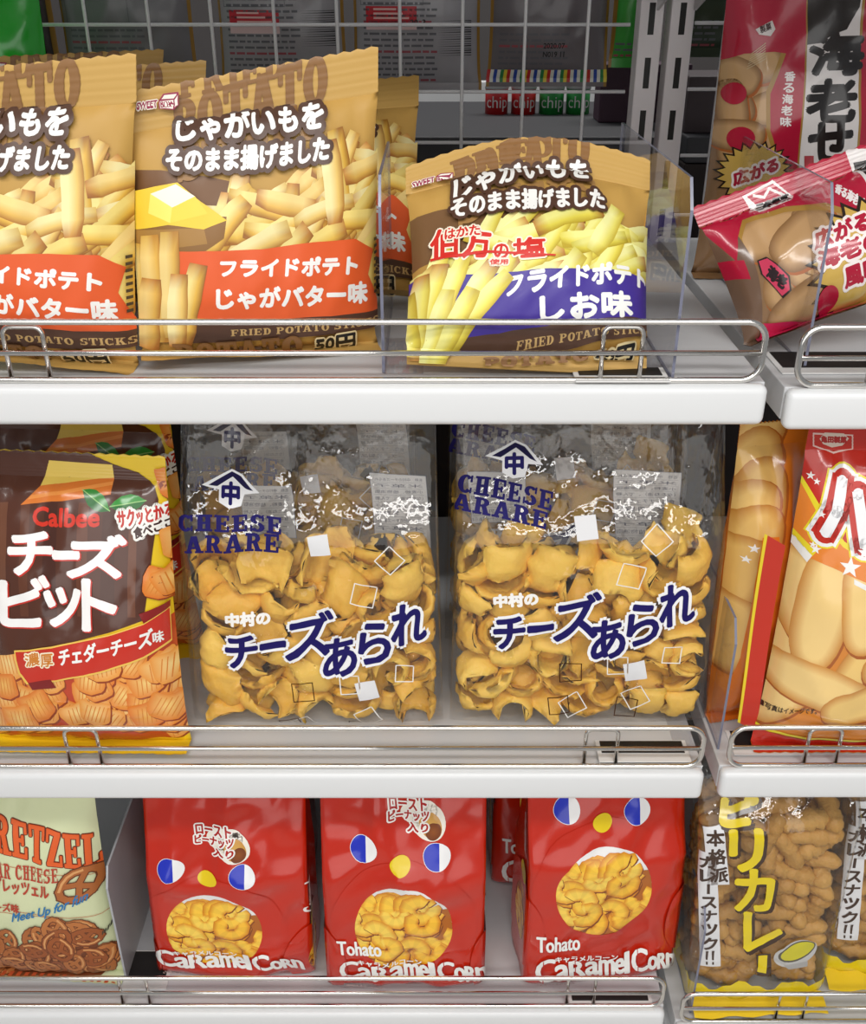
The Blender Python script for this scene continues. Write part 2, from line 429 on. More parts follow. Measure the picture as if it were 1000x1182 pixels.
# ------------------------------------------------------------------ bags
class Bag:
    """a soft packet: front sheet, back sheet, crimped ends; placed by its base edge on a shelf"""
    def __init__(s, bl, br, top, z, lean=5, kind='pillow', dep=.06, W=None, H=None, seed=0, seal_b=.012, seal_t=.018, nx=36, ny=34,
                 crk=.0016, crs=22, pleat=.002, tooth=.0012, topw=1, pin=.05, kk=.8, p=2.6, q=.6, fold=True, tfill=.62, rib=.0004, bul=.8, roll=0, wave=.0, side=None,
                 slump=0, lift=0.001, shear=0):
        A, B = onz(*bl, z), onz(*br, z)
        d = B-A; s.yaw = math.atan2(d.y, d.x)
        s.W = W or d.length; s.lean = R(lean); s.kind = kind; s.dep = dep; s.roll = R(roll)
        mid = (A+B)/2
        back = Vector((-math.sin(s.yaw), math.cos(s.yaw), 0))
        if kind == 'gusset': mid = mid + back*dep*.5
        elif fold: mid = mid + back*seal_b*.8
        s.loc = Vector((mid.x, mid.y, z+lift+(dep/2*math.sin(s.lean) if kind == 'gusset' else 0)))
        s.M = Matrix.Translation(s.loc) @ Matrix.Rotation(s.yaw, 4, 'Z') @ Matrix.Rotation(-s.lean, 4, 'X') @ Matrix.Rotation(s.roll, 4, 'Y')
        s.Mi = s.M.inverted(); s.bul = dep/2*bul
        if H is None:
            o, d = s.local_ray(*top); t = -o.y/d.y; H = (o+d*t).z
        s.H = H; s.prm = dict(seed=seed, seal_b=seal_b, seal_t=seal_t, nx=nx, ny=ny, crk=crk, crs=crs, pleat=pleat, tooth=tooth, topw=topw, pin=pin, kk=kk, p=p, q=q,
                              fold=fold, tfill=tfill, rib=rib, wave=wave, side=(kind == 'gusset') if side is None else side, slump=slump, shear=shear)
        s.build()
    def local_ray(s, px, py):
        d = ray(px, py); return s.Mi @ CAM, s.Mi.to_3x3() @ d
    def q(s, px, py):
        g = s.prm; o, d = s.local_ray(px, py); y = -s.bul; a = b = .5; gus = s.kind == 'gusset'
        sb = 0 if gus else g['seal_b']/s.H
        for _ in range(4):
            w = o+d*((y-o.y)/d.y); w.z = (w.z+g['slump']*math.sin(math.pi*min(1, max(0, a)))*b*b)/(1+g['shear']*w.x/s.H)
            b = w.z/s.H if gus or not g['fold'] else ((w.z-.003)*(1-sb)+sb*s.H)/s.H
            b = min(1, max(sb+.01, b)); dp = s.dprof(b); dn = dp/(s.dep/2)
            hw = s.W/2*(1-g['pin']*dn if not gus else 1)*(1+(g['topw']-1)*b)
            a = (w.x/hw+1)/2; e = max(0, 1-abs(2*min(1, max(0, a))-1)**g['p'])**g['q']; kk = g['kk'] if gus else 0
            y = -dp*(kk+(1-kk)*e)
        bb = w.z if gus or not g['fold'] else (w.z-.003)*(1-sb)+sb*s.H
        return (a*s.W*100, bb*100)
    def build(s):
        g = s.prm; W, H, D = s.W, s.H, s.dep; sb, st = g['seal_b']/H, g['seal_t']/H
        gus = s.kind == 'gusset'
        if gus: sb = 0
        rnd = random.Random(g['seed']); ox, oz = rnd.uniform(-50, 50), rnd.uniform(-50, 50)
        nb = 10 if sb else 0; ntp = 15
        B = ([sb*i/nb for i in range(nb)] if nb else []) + [sb+(1-sb-st)*i/g['ny'] for i in range(g['ny'])] + [1-st+st*i/ntp for i in range(ntp+1)]
        s.rows = (nb, nb+g['ny'], len(B)-1)
        A = [i/g['nx'] for i in range(g['nx']+1)]
        sl = D*g['kk']/W if gus else 0
        if gus and g['side']: A = [-sl+sl*i/6 for i in range(6)] + A + [1+sl*(i+1)/6 for i in range(6)]
        def dprof(b):
            if s.kind == 'gusset':
                if b < g['tfill']: return D/2*(1-.25*max(0, 1-b/.05)**2)
                t = (b-g['tfill'])/max(1e-6, 1-st-g['tfill'])
                return 0.0008 + D/2*max(0, 1-t)**.8*(1-.15*math.sin(math.pi*min(1, t)))
            t = (b-sb)/(1-sb-st)
            if t <= 0 or t >= 1: return .0006
            return .0006+D/2*math.sin(math.pi*t**.8)**.62
        s.dprof = dprof
        def nz(x, z, sc, o=0): return noise.noise(Vector((x*sc+ox+o, z*sc+oz, o*1.7)))
        def front(a, b, sg=-1):
            d = dprof(b); dn = d/(D/2); hw = W/2*(1-g['pin']*dn if not gus else 1)*(1+(g['topw']-1)*b)
            ac = min(1, max(0, a)); x = (2*ac-1)*hw; z = b*H
            kk = g['kk'] if gus else 0
            e = max(0, 1-abs(2*ac-1)**g['p'])**g['q']
            y = sg*d*(kk+(1-kk)*e)
            if a < 0: y = sg*d*kk*(1+2*a/sl); x += d*.05*(1-abs(1+2*a/sl)) if True else 0
            if a > 1: y = sg*d*kk*(1-2*(a-1)/sl); x -= d*.05*(1-abs(1-2*(a-1)/sl))
            t = (b-sb)/(1-sb-st)
            if 0 < t < 1:
                m = min(1, 6*min(t, 1-t)+.25) if not gus else min(1, 6*(1-t)+.3)
                xx = x if 0 <= a <= 1 else x+(a-ac)*W
                f = (abs(nz(xx*1.3, z*.7, g['crs'], 3))*2-.5) + .6*(abs(nz(xx*.6+z*.5, z-xx*.7, g['crs']*1.9, 9))*2-.4)
                y += sg*-1*g['crk']*f*m*1.6*(.3+.7*e)
                pl = 0
                if not gus: pl += math.exp(-t*H/.022)*nz(x, 0, 85, 5)
                pl += math.exp(-(1-t)*H/.03)*nz(x, .3, 70, 7)
                y += g['pleat']*pl*2
            if t > 1: y += g['rib']*math.sin((b-1+st)*H/.0028*2*math.pi)
            if t < 0: pass
            y += g['wave']*nz(x, z*.3, 9, 11)*max(0, b-.35)/.65*2
            if b >= 1: z += g['tooth']*(round(ac*g['nx']) % 2)
            if g['slump']: z -= g['slump']*math.sin(math.pi*ac)*b*b
            z += g['shear']*x*b
            if t < 0 and g['fold']:
                L = (sb-b)*H
                z = sb*H*.25*(1-(b/sb if sb else 0)) + .0012; z = .003*(b/sb)+.0016*abs(nz(x, 0, 30, 2))
                y = -L-(g['tooth']*(round(ac*g['nx']) % 2) if b <= 0 else 0)
            elif g['fold'] and not gus:
                z = (z-sb*H)*1/(1-sb)+.003
            return (x, y, z)
        F = np.array([[front(a, b) for a in A] for b in B])
        A2 = [i/12 for i in range(13)] if gus else A
        def back(a, b):
            x, y, z = front(a, b, 1)
            if not gus and (b < sb or b > 1-st): y += .0006
            return (x, y, z)
        K = np.array([[back(a, b) for a in A2] for b in B])
        du = np.gradient(F, axis=1); dv = np.gradient(F, axis=0); N = np.cross(du, dv); N /= np.linalg.norm(N, axis=2)[..., None]+1e-12
        s.sheet = dict(U=np.array(A)*W*100, V=np.array(B)*H*100, P=F, N=N)
        s.K = K; s.gus = gus
    def grid_mesh(s, name, r0, r1, cap=False):
        vs, fs = [], []
        for G, fl in ((s.sheet['P'][r0:r1+1], False), (s.K[r0:r1+1], True)):
            o = len(vs); nr, nc = G.shape[:2]; vs += [tuple(p) for p in G.reshape(-1, 3)]
            for j in range(nr-1):
                for i in range(nc-1):
                    q0, q1, q2, q3 = o+j*nc+i, o+j*nc+i+1, o+(j+1)*nc+i+1, o+(j+1)*nc+i
                    for f in ((q0, q1, q2), (q0, q2, q3)): fs.append(f[::-1] if fl else f)
            if cap and not fl: base = [o+i for i in range(nc)]
            elif cap: base += [o+nc-1-i for i in range(nc)]
        if cap: fs.append(base[::-1])
        me = bpy.data.meshes.new(name); me.from_pydata(vs, [], fs)
        bm = bmesh.new(); bm.from_mesh(me); bmesh.ops.remove_doubles(bm, verts=bm.verts, dist=1e-6); bm.to_mesh(me); bm.free()
        for p in me.polygons: p.use_smooth = True
        return me
    def make(s, name, mat, seal_mat=None, art=None, ink=None, body='pouch', pname='front_print', extra=()):
        root = empty(name); root.matrix_world = s.M
        a, b, c = s.rows
        obj(body, s.grid_mesh(body, a, b, s.gus), mat, root)
        obj('top_seal', s.grid_mesh('top_seal', b, c), seal_mat or mat, root)
        if a: obj('bottom_seal', s.grid_mesh('bottom_seal', 0, a), seal_mat or mat, root)
        for nm, ar, ik in ([(pname, art, ink)] if art else []) + list(extra):
            obj(nm, print_mesh(nm, ar, s.sheet, ik), None, root)
        return root
# ------------------------------------------------------------------ lamps and surroundings
w = bpy.data.worlds.new('world'); SC.world = w; w.use_nodes = True
bgn = w.node_tree.nodes['Background']; bgn.inputs[0].default_value = (.95, .98, 1, 1); bgn.inputs[1].default_value = .27
SC.view_settings.view_transform = 'Standard'; SC.view_settings.look = 'None'; SC.view_settings.exposure = .06
SC.cycles.transparent_max_bounces = 28; SC.cycles.max_bounces = 10; SC.cycles.use_denoising = True
def lamp(loc, target, sx, sy, power, col=(1, .98, .95)):
    l = bpy.data.lights.new('ceiling_or_fill_lamp', 'AREA'); l.shape = 'RECTANGLE'; l.size = sx; l.size_y = sy; l.energy = power; l.color = col
    o = bpy.data.objects.new('ceiling_or_fill_lamp', l); C.objects.link(o); o.location = loc
    o.rotation_euler = (Vector(target)-Vector(loc)).to_track_quat('-Z', 'Y').to_euler()
    return o
lamp((-.1, -.55, 2.75), (0, .75, .85), 2.4, .22, 22)
lamp((.2, -1.5, 2.75), (0, .75, .8), 2.4, .22, 22)
lamp((0, -1.6, 1.5), (0, .8, .7), 2.6, 1.6, 17)  # unseen low front panel added as fill, not a ceiling light
lamp((.2, 2.1, 2.7), (.2, 1.9, 0), 2.4, .25, 22)

bm = bmesh.new(); box(bm, -3, 3, -2.5, 3, -.02, 0); o = obj('floor', bm_mesh(bm, 'floor'), solid('floor_tile', (196, 192, 186), .35, var=.05)); tag(o, kind='structure')
bm = bmesh.new(); box(bm, -3, 3, 3, 3.05, 0, 2.9); o = obj('wall_back', bm_mesh(bm, 'wall_back'), solid('wall_paint', (64, 60, 60), .7)); tag(o, kind='structure')

# ------------------------------------------------------------------ shelving
YB = 1.215                                     # the wire mesh backs
ZT, ZM, ZL = 1.181, .8075, .473
def shelf(name_label, x0, x1, z, left_end=True, ylip=DF, brackets=()):
    root = empty('shelf_board', ((x0+x1)/2, ylip, z)); tag(root, name_label, 'shelf')
    cx = (x0+x1)/2
    bm = bmesh.new(); box(bm, x0-cx, x1-cx, .012, YB-.02-ylip, -.026, 0, .001)
    obj('deck', bm_mesh(bm, 'deck'), M['shelf_top'], root)
    bm = bmesh.new()
    # front lip: rounded profile extruded along the shelf with rounded ends
    box(bm, x0-cx, x1-cx, 0, .014, -.031, .0005, .006, 5)
    obj('front_lip', bm_mesh(bm, 'front_lip', True), M['white'], root)
    for bx_, flip in brackets:
        bm = bmesh.new(); x = bx_-cx
        pr = [(YB-.03-ylip, -.026), (YB-.33-ylip, -.026), (YB-.30-ylip, -.036), (YB-.03-ylip, -.115)]
        v1 = [bm.verts.new((x-.0015, a, b)) for a, b in pr]; v2 = [bm.verts.new((x+.0015, a, b)) for a, b in pr]
        bm.faces.new(v1); bm.faces.new(v2[::-1])
        for k in range(4): bm.faces.new((v1[k], v2[k], v2[(k+1) % 4], v1[(k+1) % 4]))
        bmesh.ops.recalc_face_normals(bm, faces=bm.faces)
        obj('bracket', bm_mesh(bm, 'bracket'), M['post'], root)
    return root
XL0, XL1, XR0, XR1 = -.652, .2475, .2625, 1.16
shelf('white steel top shelf carrying the potato stick bags', XL0, XL1, ZT, brackets=((XL1-.012, 0),))
shelf('white steel middle shelf carrying the clear bags of yellow puffs', XL0, XL1, ZM, brackets=((XL1-.012, 0),))
shelf('white steel bottom shelf carrying the red bags', XL0, XL1, ZL, brackets=())
shelf('white steel top shelf of the right bay under the pink shrimp cracker bags', XR0, XR1, ZT-.004, brackets=((XR0+.012, 0),))
shelf('white steel middle shelf of the right bay under the orange rice cracker bags', XR0, XR1, ZM+.001, brackets=((XR0+.012, 0),))
shelf('white steel bottom shelf of the right bay under the curry stick bags', XR0, XR1, ZL-.025)
shelf('white steel shelf above the potato stick bags', XL0, XL1, 1.53, ylip=.74, brackets=((XL1-.012, 0),))
shelf('white steel shelf above the shrimp cracker bags with bracket at its end', XR0, XR1, 1.53, ylip=.74, brackets=((XR0+.012, 0),))

def rail(label, x0, x1, z, stays, h=.047, y=DF+.009):
    cx = (x0+x1)/2; root = empty('wire_guard_rail', (cx, y, z)); tag(root, label, 'rail', 'chrome wire guard rails along the shelf fronts')
    a, b = x0-cx, x1-cx; r = .014; q = .0021; zb = q+.0005
    bm = bmesh.new()
    pts = arc(b-r, h-r, r, 90, 0, 0)+arc(b-r, zb+r, r, 0, -90, 0)+arc(a+r, zb+r, r, 270, 180, 0)+arc(a+r, h-r, r, 180, 90, 0)
    tube(bm, pts, q+.0003, 12, True); obj('outer_wire', bm_mesh(bm, 'outer_wire'), M['chrome'], root)
    bm = bmesh.new(); tube(bm, [(a, 0, h*.5), (b, 0, h*.5)], q, 10); obj('middle_wire', bm_mesh(bm, 'middle_wire'), M['chrome'], root)
    for sx in stays:
        s0, s1 = sx-cx-.0145, sx-cx+.0145; rr = .006; t = h-.005; yy = .0042
        bm = bmesh.new(); pts = [(s0, yy, .001)]+arc(s0+rr, t-rr, rr, 180, 90, yy, 5)+arc(s1-rr, t-rr, rr, 90, 0, yy, 5)+[(s1, yy, .001)]
        tube(bm, pts, .0019, 8); obj('stay', bm_mesh(bm, 'stay'), M['chrome'], root)
    return root
def xat(px, py, Y=DF): return ony(px, py, Y).x
rail('chrome wire guard rail in front of the potato stick bags', XL0+.01, XL1-.006, ZT, [xat(722, 410), xat(22, 410), -.5])
rail('chrome wire guard rail in front of the clear puff bags', XL0+.01, XL1-.004, ZM, [xat(697, 870), xat(90, 870), -.5])
rail('chrome wire guard rail in front of the red snack bags', XL0+.01, XL1-.004, ZL, [xat(672, 1165), xat(153, 1165), -.5])
rail('chrome wire guard rail in front of the pink shrimp cracker bags', XR0+.006, XR1-.01, ZT-.004, [xat(1040, 410), .8])
rail('chrome wire guard rail in front of the orange rice cracker bags', XR0+.006, XR1-.01, ZM+.001, [xat(958, 865), .8])
rail('chrome wire guard rail in front of the curry stick bags', XR0+.004, XR1-.01, ZL-.025, [xat(918, 1175), .8])

def slotted(name):
    m, nt, o = new_mat(name); p = nd(nt, 'ShaderNodeBsdfPrincipled', Roughness=.45)
    tc = nd(nt, 'ShaderNodeTexCoord'); sp = nd(nt, 'ShaderNodeSeparateXYZ'); nt.links.new(tc.outputs['Object'], sp.inputs[0])
    md = nd(nt, 'ShaderNodeMath', operation='MODULO'); md.inputs[1].default_value = .0535; nt.links.new(sp.outputs['Z'], md.inputs[0])
    lt = nd(nt, 'ShaderNodeMath', operation='LESS_THAN'); lt.inputs[1].default_value = .031; nt.links.new(md.outputs[0], lt.inputs[0])
    ab = nd(nt, 'ShaderNodeMath', operation='ABSOLUTE'); nt.links.new(sp.outputs['X'], ab.inputs[0])
    l2 = nd(nt, 'ShaderNodeMath', operation='LESS_THAN'); l2.inputs[1].default_value = .0033; nt.links.new(ab.outputs[0], l2.inputs[0])
    mu = nd(nt, 'ShaderNodeMath', operation='MULTIPLY'); nt.links.new(lt.outputs[0], mu.inputs[0]); nt.links.new(l2.outputs[0], mu.inputs[1])
    mx = nd(nt, 'ShaderNodeMix', data_type='RGBA'); mx.inputs[6].default_value = (*lin((236, 230, 232)), 1); mx.inputs[7].default_value = (*lin((20, 18, 18)), 1)
    nt.links.new(mu.outputs[0], mx.inputs[0]); nt.links.new(mx.outputs[2], p.inputs['Base Color']); nt.links.new(p.outputs[0], o.inputs[0]); return m
M['slotted'] = slotted('slotted_steel')
def post(label, x):
    root = empty('slotted_post', (x, YB-.012, 0)); tag(root, label, 'post', 'slotted steel posts')
    bm = bmesh.new(); box(bm, -.0125, .0125, 0, .03, 0, 1.95, .0015)
    obj('column', bm_mesh(bm, 'column'), M['slotted'], root)
post('white slotted steel post at the end of the left bay', .2335)
post('white slotted steel post at the start of the right bay', .2665)
post('white slotted steel post at the far left end of the left bay', -.64)
post('white slotted steel post at the far right end of the right bay', 1.15)

def wire_panel(label, x0, x1, z0, z1, vx, hz):
    bm = bmesh.new(); y = YB+.006
    for x in vx: tube(bm, [(x, y, z0), (x, y, z1)], .0019, 6)
    for z in hz: tube(bm, [(x0, y+.0035, z), (x1, y+.0035, z)], .0019, 6)
    o = obj('wire_mesh_panel', bm_mesh(bm, 'wire_mesh_panel'), M['meshwire']); tag(o, label, 'wire mesh')
hz = [ony(500, p, YB).z for p in (-45, 29, 107, 166, 232, 300)]
vx = sorted([ony(p, 60, YB).x for p in (174+72*k for k in range(-7, 8))])
wire_panel('white wire mesh back panel behind the potato stick bags', -.62, .215, 1.16, 1.6, [x for x in vx if x < .205], hz)
vx2 = [ony(p, 120, YB).x for p in (828+72*k for k in range(0, 12))]
wire_panel('white wire mesh back panel behind the shrimp cracker bags', .285, 1.13, 1.16, 1.6, [x for x in vx2 if x < 1.12], [ony(820, p, YB).z for p in (-45, 27, 104, 181, 250)])
for lab, x0, x1 in (('dark back board behind the middle and bottom shelves of the left bay', -.62, .215), ('dark back board behind the lower shelves of the right bay', .285, 1.13)):
    bm = bmesh.new(); box(bm, x0, x1, YB, YB+.012, 0, 1.15, .001); tag(obj('back_board', bm_mesh(bm, 'back_board'), M['dark']), lab, 'back board')
for lab, x0, x1 in (('white base plinth of the left bay', XL0, XL1), ('white base plinth of the right bay', XR0, XR1)):
    bm = bmesh.new(); box(bm, x0, x1, .735, YB-.03, 0, .4, .003); tag(obj('base_plinth', bm_mesh(bm, 'base_plinth'), M['white']), lab, 'plinth')

def divider(label, x, y0, y1, z, h0, h1, mat='acrylic', edge='acrylic_edge', foot=0, t=.0022, cut=.02):
    """upright pane standing along the depth of a shelf, front corner cut, with a foot lying on the shelf"""
    root = empty('shelf_divider', (x, y0, z)); tag(root, label, 'divider')
    L = y1-y0; pr = [(0, .0012), (0, h0-cut), (cut*.6, h0), (L, h1), (L, .0012)]
    bm = bmesh.new()
    v1 = [bm.verts.new((-t/2, a, b)) for a, b in pr]; v2 = [bm.verts.new((t/2, a, b)) for a, b in pr]
    bm.faces.new(v1); bm.faces.new(v2[::-1]); n = len(pr)
    for k in range(n): f = bm.faces.new((v1[k], v2[k], v2[(k+1) % n], v1[(k+1) % n])); f.material_index = 1
    bmesh.ops.recalc_face_normals(bm, faces=bm.faces)
    obj('pane', bm_mesh(bm, 'pane'), [M[mat], M[edge]], root)
    if foot:
        bm = bmesh.new(); a, b = sorted((0, foot)); box(bm, a, b, 0, L*.5, .0001, .0008, .0002, 1)
        obj('foot_plate', bm_mesh(bm, 'foot_plate'), [M[mat]], root)
# divider feet and panes located from the photo
def dv(label, pf, pt, z, depth, mat='acrylic', edge='acrylic_edge', foot=0, cut=.02, hb=None):
    a = onz(*pf, z); t = ony(*pt, a.y); h = t.z-z
    divider(label, a.x, a.y, a.y+depth, z, h, h if hb is None else hb, mat, edge, foot, cut=cut)
dv('clear acrylic divider left of the blue-banded potato stick bag', (443, 432), (446, 205), ZT, .17, foot=.03)
dv('clear acrylic divider right of the blue-banded potato stick bag', (776, 440), (806, 208), ZT, .3, foot=-.07)
dv('clear acrylic divider at the left end of the shrimp cracker shelf', (929, 425), (944, 214), ZT-.004, .34)
dv('clear acrylic divider right of the clear puff bags', (829, 866), (845, 722), ZM, .36, foot=-.04)
dv('grey divider between the pretzel bag and the red bags', (146, 1132), (124, 1010), ZL, .36, mat='grey_panel', edge='grey_panel', foot=.034)
dv('clear acrylic divider left of the curry stick bags', (797, 1170), (809, 1060), ZL-.025, .34)

def card(label, px, py, z, w, d, black=True, yaw=0):
    p = onz(px, py, z); root = empty('price_card', (p.x, p.y, z+.0003), (0, 0, R(yaw))); tag(root, label, 'card')
    bm = bmesh.new(); box(bm, -w/2, w/2, -d/2, d/2, 0, .0012, .0004, 1); obj('sheet', bm_mesh(bm, 'sheet'), M['card'], root)
    if black:
        bm = bmesh.new(); box(bm, -w/2+.004, w/2-.004, -d/2+.012, d/2-.002, .0012, .0018, 0); obj('dark_panel', bm_mesh(bm, 'dark_panel'), M['card_black'], root)
card('black and white card lying on the top shelf under the blue-banded bag', 716, 434, ZT+.0025, .07, .03)
card('black and white card lying on the middle shelf by the right clear puff bag', 742, 868, ZM+.003, .085, .03)
card('black and white card lying on the shelf under the pink shrimp cracker bag', 965, 420, ZT-.004, .1, .05)
card('black and white card lying under the orange rice cracker bag', 885, 858, ZM+.001, .07, .035)
card('black card lying on the bottom shelf beside the grey divider', 172, 1120, ZL, .05, .05)
card('dark card lying on the bottom shelf under the rightmost red bag', 705, 1158, ZL, .09, .02)
# ------------------------------------------------------------------ potato stick bags (top shelf)
M['gold'] = solid('gold_film', (196, 154, 80), .48, spec=.35, bmp=(60, .2, .001, 2), var=.05, coat=.0)
M['gold_seal'] = solid('gold_seal', (200, 160, 88), .45, spec=.35, var=.04, coat=.0)
FRY = [((176, 116, 34), (248, 222, 130), (234, 190, 80), (166, 106, 32)), ((184, 128, 50), (244, 214, 136), (226, 180, 84), (172, 112, 40)), ((160, 104, 34), (250, 228, 146), (232, 184, 76), (156, 98, 32)), ((190, 140, 60), (250, 234, 170), (238, 200, 110), (178, 122, 48))]
FRYG = [((186, 160, 40), (252, 246, 150), (238, 222, 88), (196, 168, 44)), ((196, 170, 52), (255, 250, 170), (240, 228, 110), (204, 178, 56))]
BRN, DBR, GOLD = (140, 98, 52), (84, 56, 42), (205, 168, 98)
WH = (250, 249, 245)
def sub_text(a, body, p0, p1, p2, col, outl, bold, sag, px=True): a.text(body, p0, p1, p2, col, outl, bold, -sag, px)

def wood_word(a, body, p0, p1, p2, col, rnd, px=True):
    a.slab(body, p0, p1, p2, col, (), .05, 0, px)

def boxlogo(a, x, y, w, h, sweet=None):
    mg = (150, 30, 70)
    a.pp([(x, y), (x+w*.25, y-h*.3), (x+w, y-h*.38), (x+w, y+h*.35), (x+w*.75, y+h*.62), (x, y+h*.55)], mg); a.up()
    k = .06*w
    for f in ([(x+k, y+k), (x+w*.74, y+k*.7), (x+w*.72, y+h*.56), (x+k, y+h*.5)], [(x+w*.8, y), (x+w-k, y-h*.26), (x+w-k, y+h*.3), (x+w*.8, y+h*.48)], [(x+2*k, y-k*.6), (x+w*.28, y-h*.22), (x+w*.9, y-h*.3), (x+w*.74, y-k)]):
        a.pp(f, (246, 238, 226))
    a.up(); a.text('BOX', (x+w*.1, y+h*.42), (x+w*.66, y+h*.46), (x+w*.1, y+h*.12), mg, (), .015)
    if sweet: a.text('SWEET', sweet[0], sweet[1], sweet[2], mg, ((.05, (246, 238, 226)),), .02)

def butter_art(b):
    a = Art(b.q); rnd = random.Random(3); W, H = b.W*100, b.H*100
    # brown poster lettering and patch behind the title
    a.poly([(-1, H*.50), (W*.45, H*.5), (W*.5, H*.62), (W*.43, H*.665), (W*.3, H*.70), (W*.12, H*.74), (-1, H*.76)], (118, 80, 46)); a.up()
    wood_word(a, 'FRIED', (207, 112), (330, 88), (205, 84), BRN, rnd)
    a.slab('POTATO', (203, 168), (378, 118), (198, 118), BRN, (), .1); a.slab('STICKS', (206, 208), (372, 178), (203, 170), (158, 116, 66), (), .1)
    L0 = a.l
    # fries
    for k in range(210):
        u = rnd.uniform(-.5, W+.5); top = H*(.74 if u > W*.76 else .655 if u > W*.3 else .56)
        v = rnd.uniform(H*.36, top-1.2)
        a.fry((u, v), rnd.uniform(4, 6), rnd.uniform(1.05, 1.5), rnd.choice([rnd.uniform(.3, 1.0), rnd.uniform(.2, .8), rnd.uniform(-.4, .3), rnd.uniform(1.0, 1.8)]), L0+1, rnd, rnd.uniform(-8, 4), FRY, rnd.uniform(-.05, .05))
    a.up()
    # butter on its potato
    a.pp([(158, 246), (262, 250), (258, 274), (238, 288), (158, 292)], (140, 98, 46)); a.up(); a.pp([(158, 262), (236, 262), (240, 280), (158, 286)], (168, 124, 60)); a.up()
    a.pp([(158, 218), (180, 214), (206, 210), (232, 232), (262, 254), (236, 264), (196, 258), (158, 262)], (246, 206, 62)); a.up()
    a.pp([(176, 222), (204, 212), (226, 226), (200, 238)], (255, 252, 226)); a.pp([(176, 222), (200, 238), (198, 256), (174, 244)], (255, 232, 110)); a.pp([(200, 238), (226, 226), (240, 246), (198, 256)], (250, 216, 74)); a.up()
    # bands
    a.pp([(110, 287), (300, 287), (360, 280), (407, 277), (426, 289), (421, 318), (436, 358), (300, 366), (110, 371)], (232, 96, 44)); a.up()
    a.pp([(110, 371), (300, 366), (436, 358), (446, 358), (448, 376), (320, 388), (110, 392)], DBR); a.up()
    a.slab('FRIED POTATO STICKS', (266, 384), (433, 373), (266, 377), (206, 170, 110))
    a.text('フライドポテト', (254, 317), (408, 316), (255, 298), WH, (), .075); a.text('じゃがバター味', (251, 353), (420, 349), (250, 331), WH, (), .08)
    L1 = a.l; a.boxes = []
    for (x, y, L, an, w) in ((168, 340, 7.6, 1.5, 20), (184, 332, 7.6, 1.62, 20), (201, 328, 7.4, 1.55, 20), (222, 350, 5.8, 1.33, 22), (208, 356, 5.2, 1.5, 18), (178, 360, 5.2, 1.5, 18)):
        c = b.q(x, y); a.fry((c[0], c[1]), L, 1.45, an, L1+1, rnd, 4, FRY, .02)
    a.up()
    sub_text(a, 'じゃがいもを', (206, 164), (371, 151), (205, 137), WH, ((.30, DBR),), .085, .12)
    sub_text(a, 'そのまま揚げました', (194, 197), (377, 187), (194, 172), WH, ((.28, DBR),), .075, .25)
    boxlogo(a, 183, 113, 23, 20, ((158, 124), (181, 121), (158, 116)))
    # foot of the bag
    wood_word(a, 'POTATO', (204, 412), (350, 404), (200, 392), (140, 98, 56), rnd)
    a.text('50円', (363, 400), (408, 396), (362, 387), (22, 20, 20), ((.12, (230, 210, 160)),), .06)
    # fine print running up the right edge
    for k in range(9): a.poly([(W-.55, H*.27+k*.42), (W-.2, H*.27+k*.42), (W-.2, H*.27+k*.42+.2), (W-.55, H*.27+k*.42+.2)], (70, 56, 40))
    return a

pb = Bag((165, 431), (441, 406), (310, 87), ZT, lean=6, dep=.058, seed=4, seal_b=.02, seal_t=.026, crk=.0010, pleat=.0022, topw=1.0, shear=.18, roll=3, lift=.004)
bag_b = pb.make('potato_stick_bag', M['gold'], M['gold_seal'], butter_art(pb), M['ink'])
tag(bag_b, 'gold potato stick bag with orange band standing left of the acrylic divider', 'snack bag')
def place_copy(src, label, bl, br, z, lean, group=None, roll=0, scale=1, cat=None, depth=.012, lift=0):
    c = copy_tree(src); A, B = onz(*bl, z), onz(*br, z); d = B-A; yaw = math.atan2(d.y, d.x); m = (A+B)/2
    c.matrix_world = Matrix.Translation((m.x-math.sin(yaw)*depth, m.y+math.cos(yaw)*depth, z+.001+lift)) @ Matrix.Rotation(yaw, 4, 'Z') @ Matrix.Rotation(-R(lean), 4, 'X') @ Matrix.Rotation(R(roll), 4, 'Y') @ Matrix.Scale(scale, 4)
    c['label'] = label
    if group: c['group'] = group
    return c

# the neighbours of the same kind: one at the left, three behind in shadow
c = place_copy(bag_b, 'gold potato stick bag with orange band, cut by the left edge of the photo', (-114, 428), (146, 428), ZT, 3, roll=6.5, lift=.008)
place_copy(bag_b, 'dim gold potato stick bag behind the leftmost one, only its top seen', (-45, 330), (180, 330), ZT, 6, roll=9, scale=.95, lift=.012)
place_copy(bag_b, 'dim gold potato stick bag between and behind the two front ones', (4, 362), (224, 356), ZT, 4, roll=8, scale=.92, lift=.012)
place_copy(bag_b, 'dim gold potato stick bag behind the front one, crumpled corner beside the divider', (250, 372), (470, 362), ZT, 38, roll=6, lift=.016)

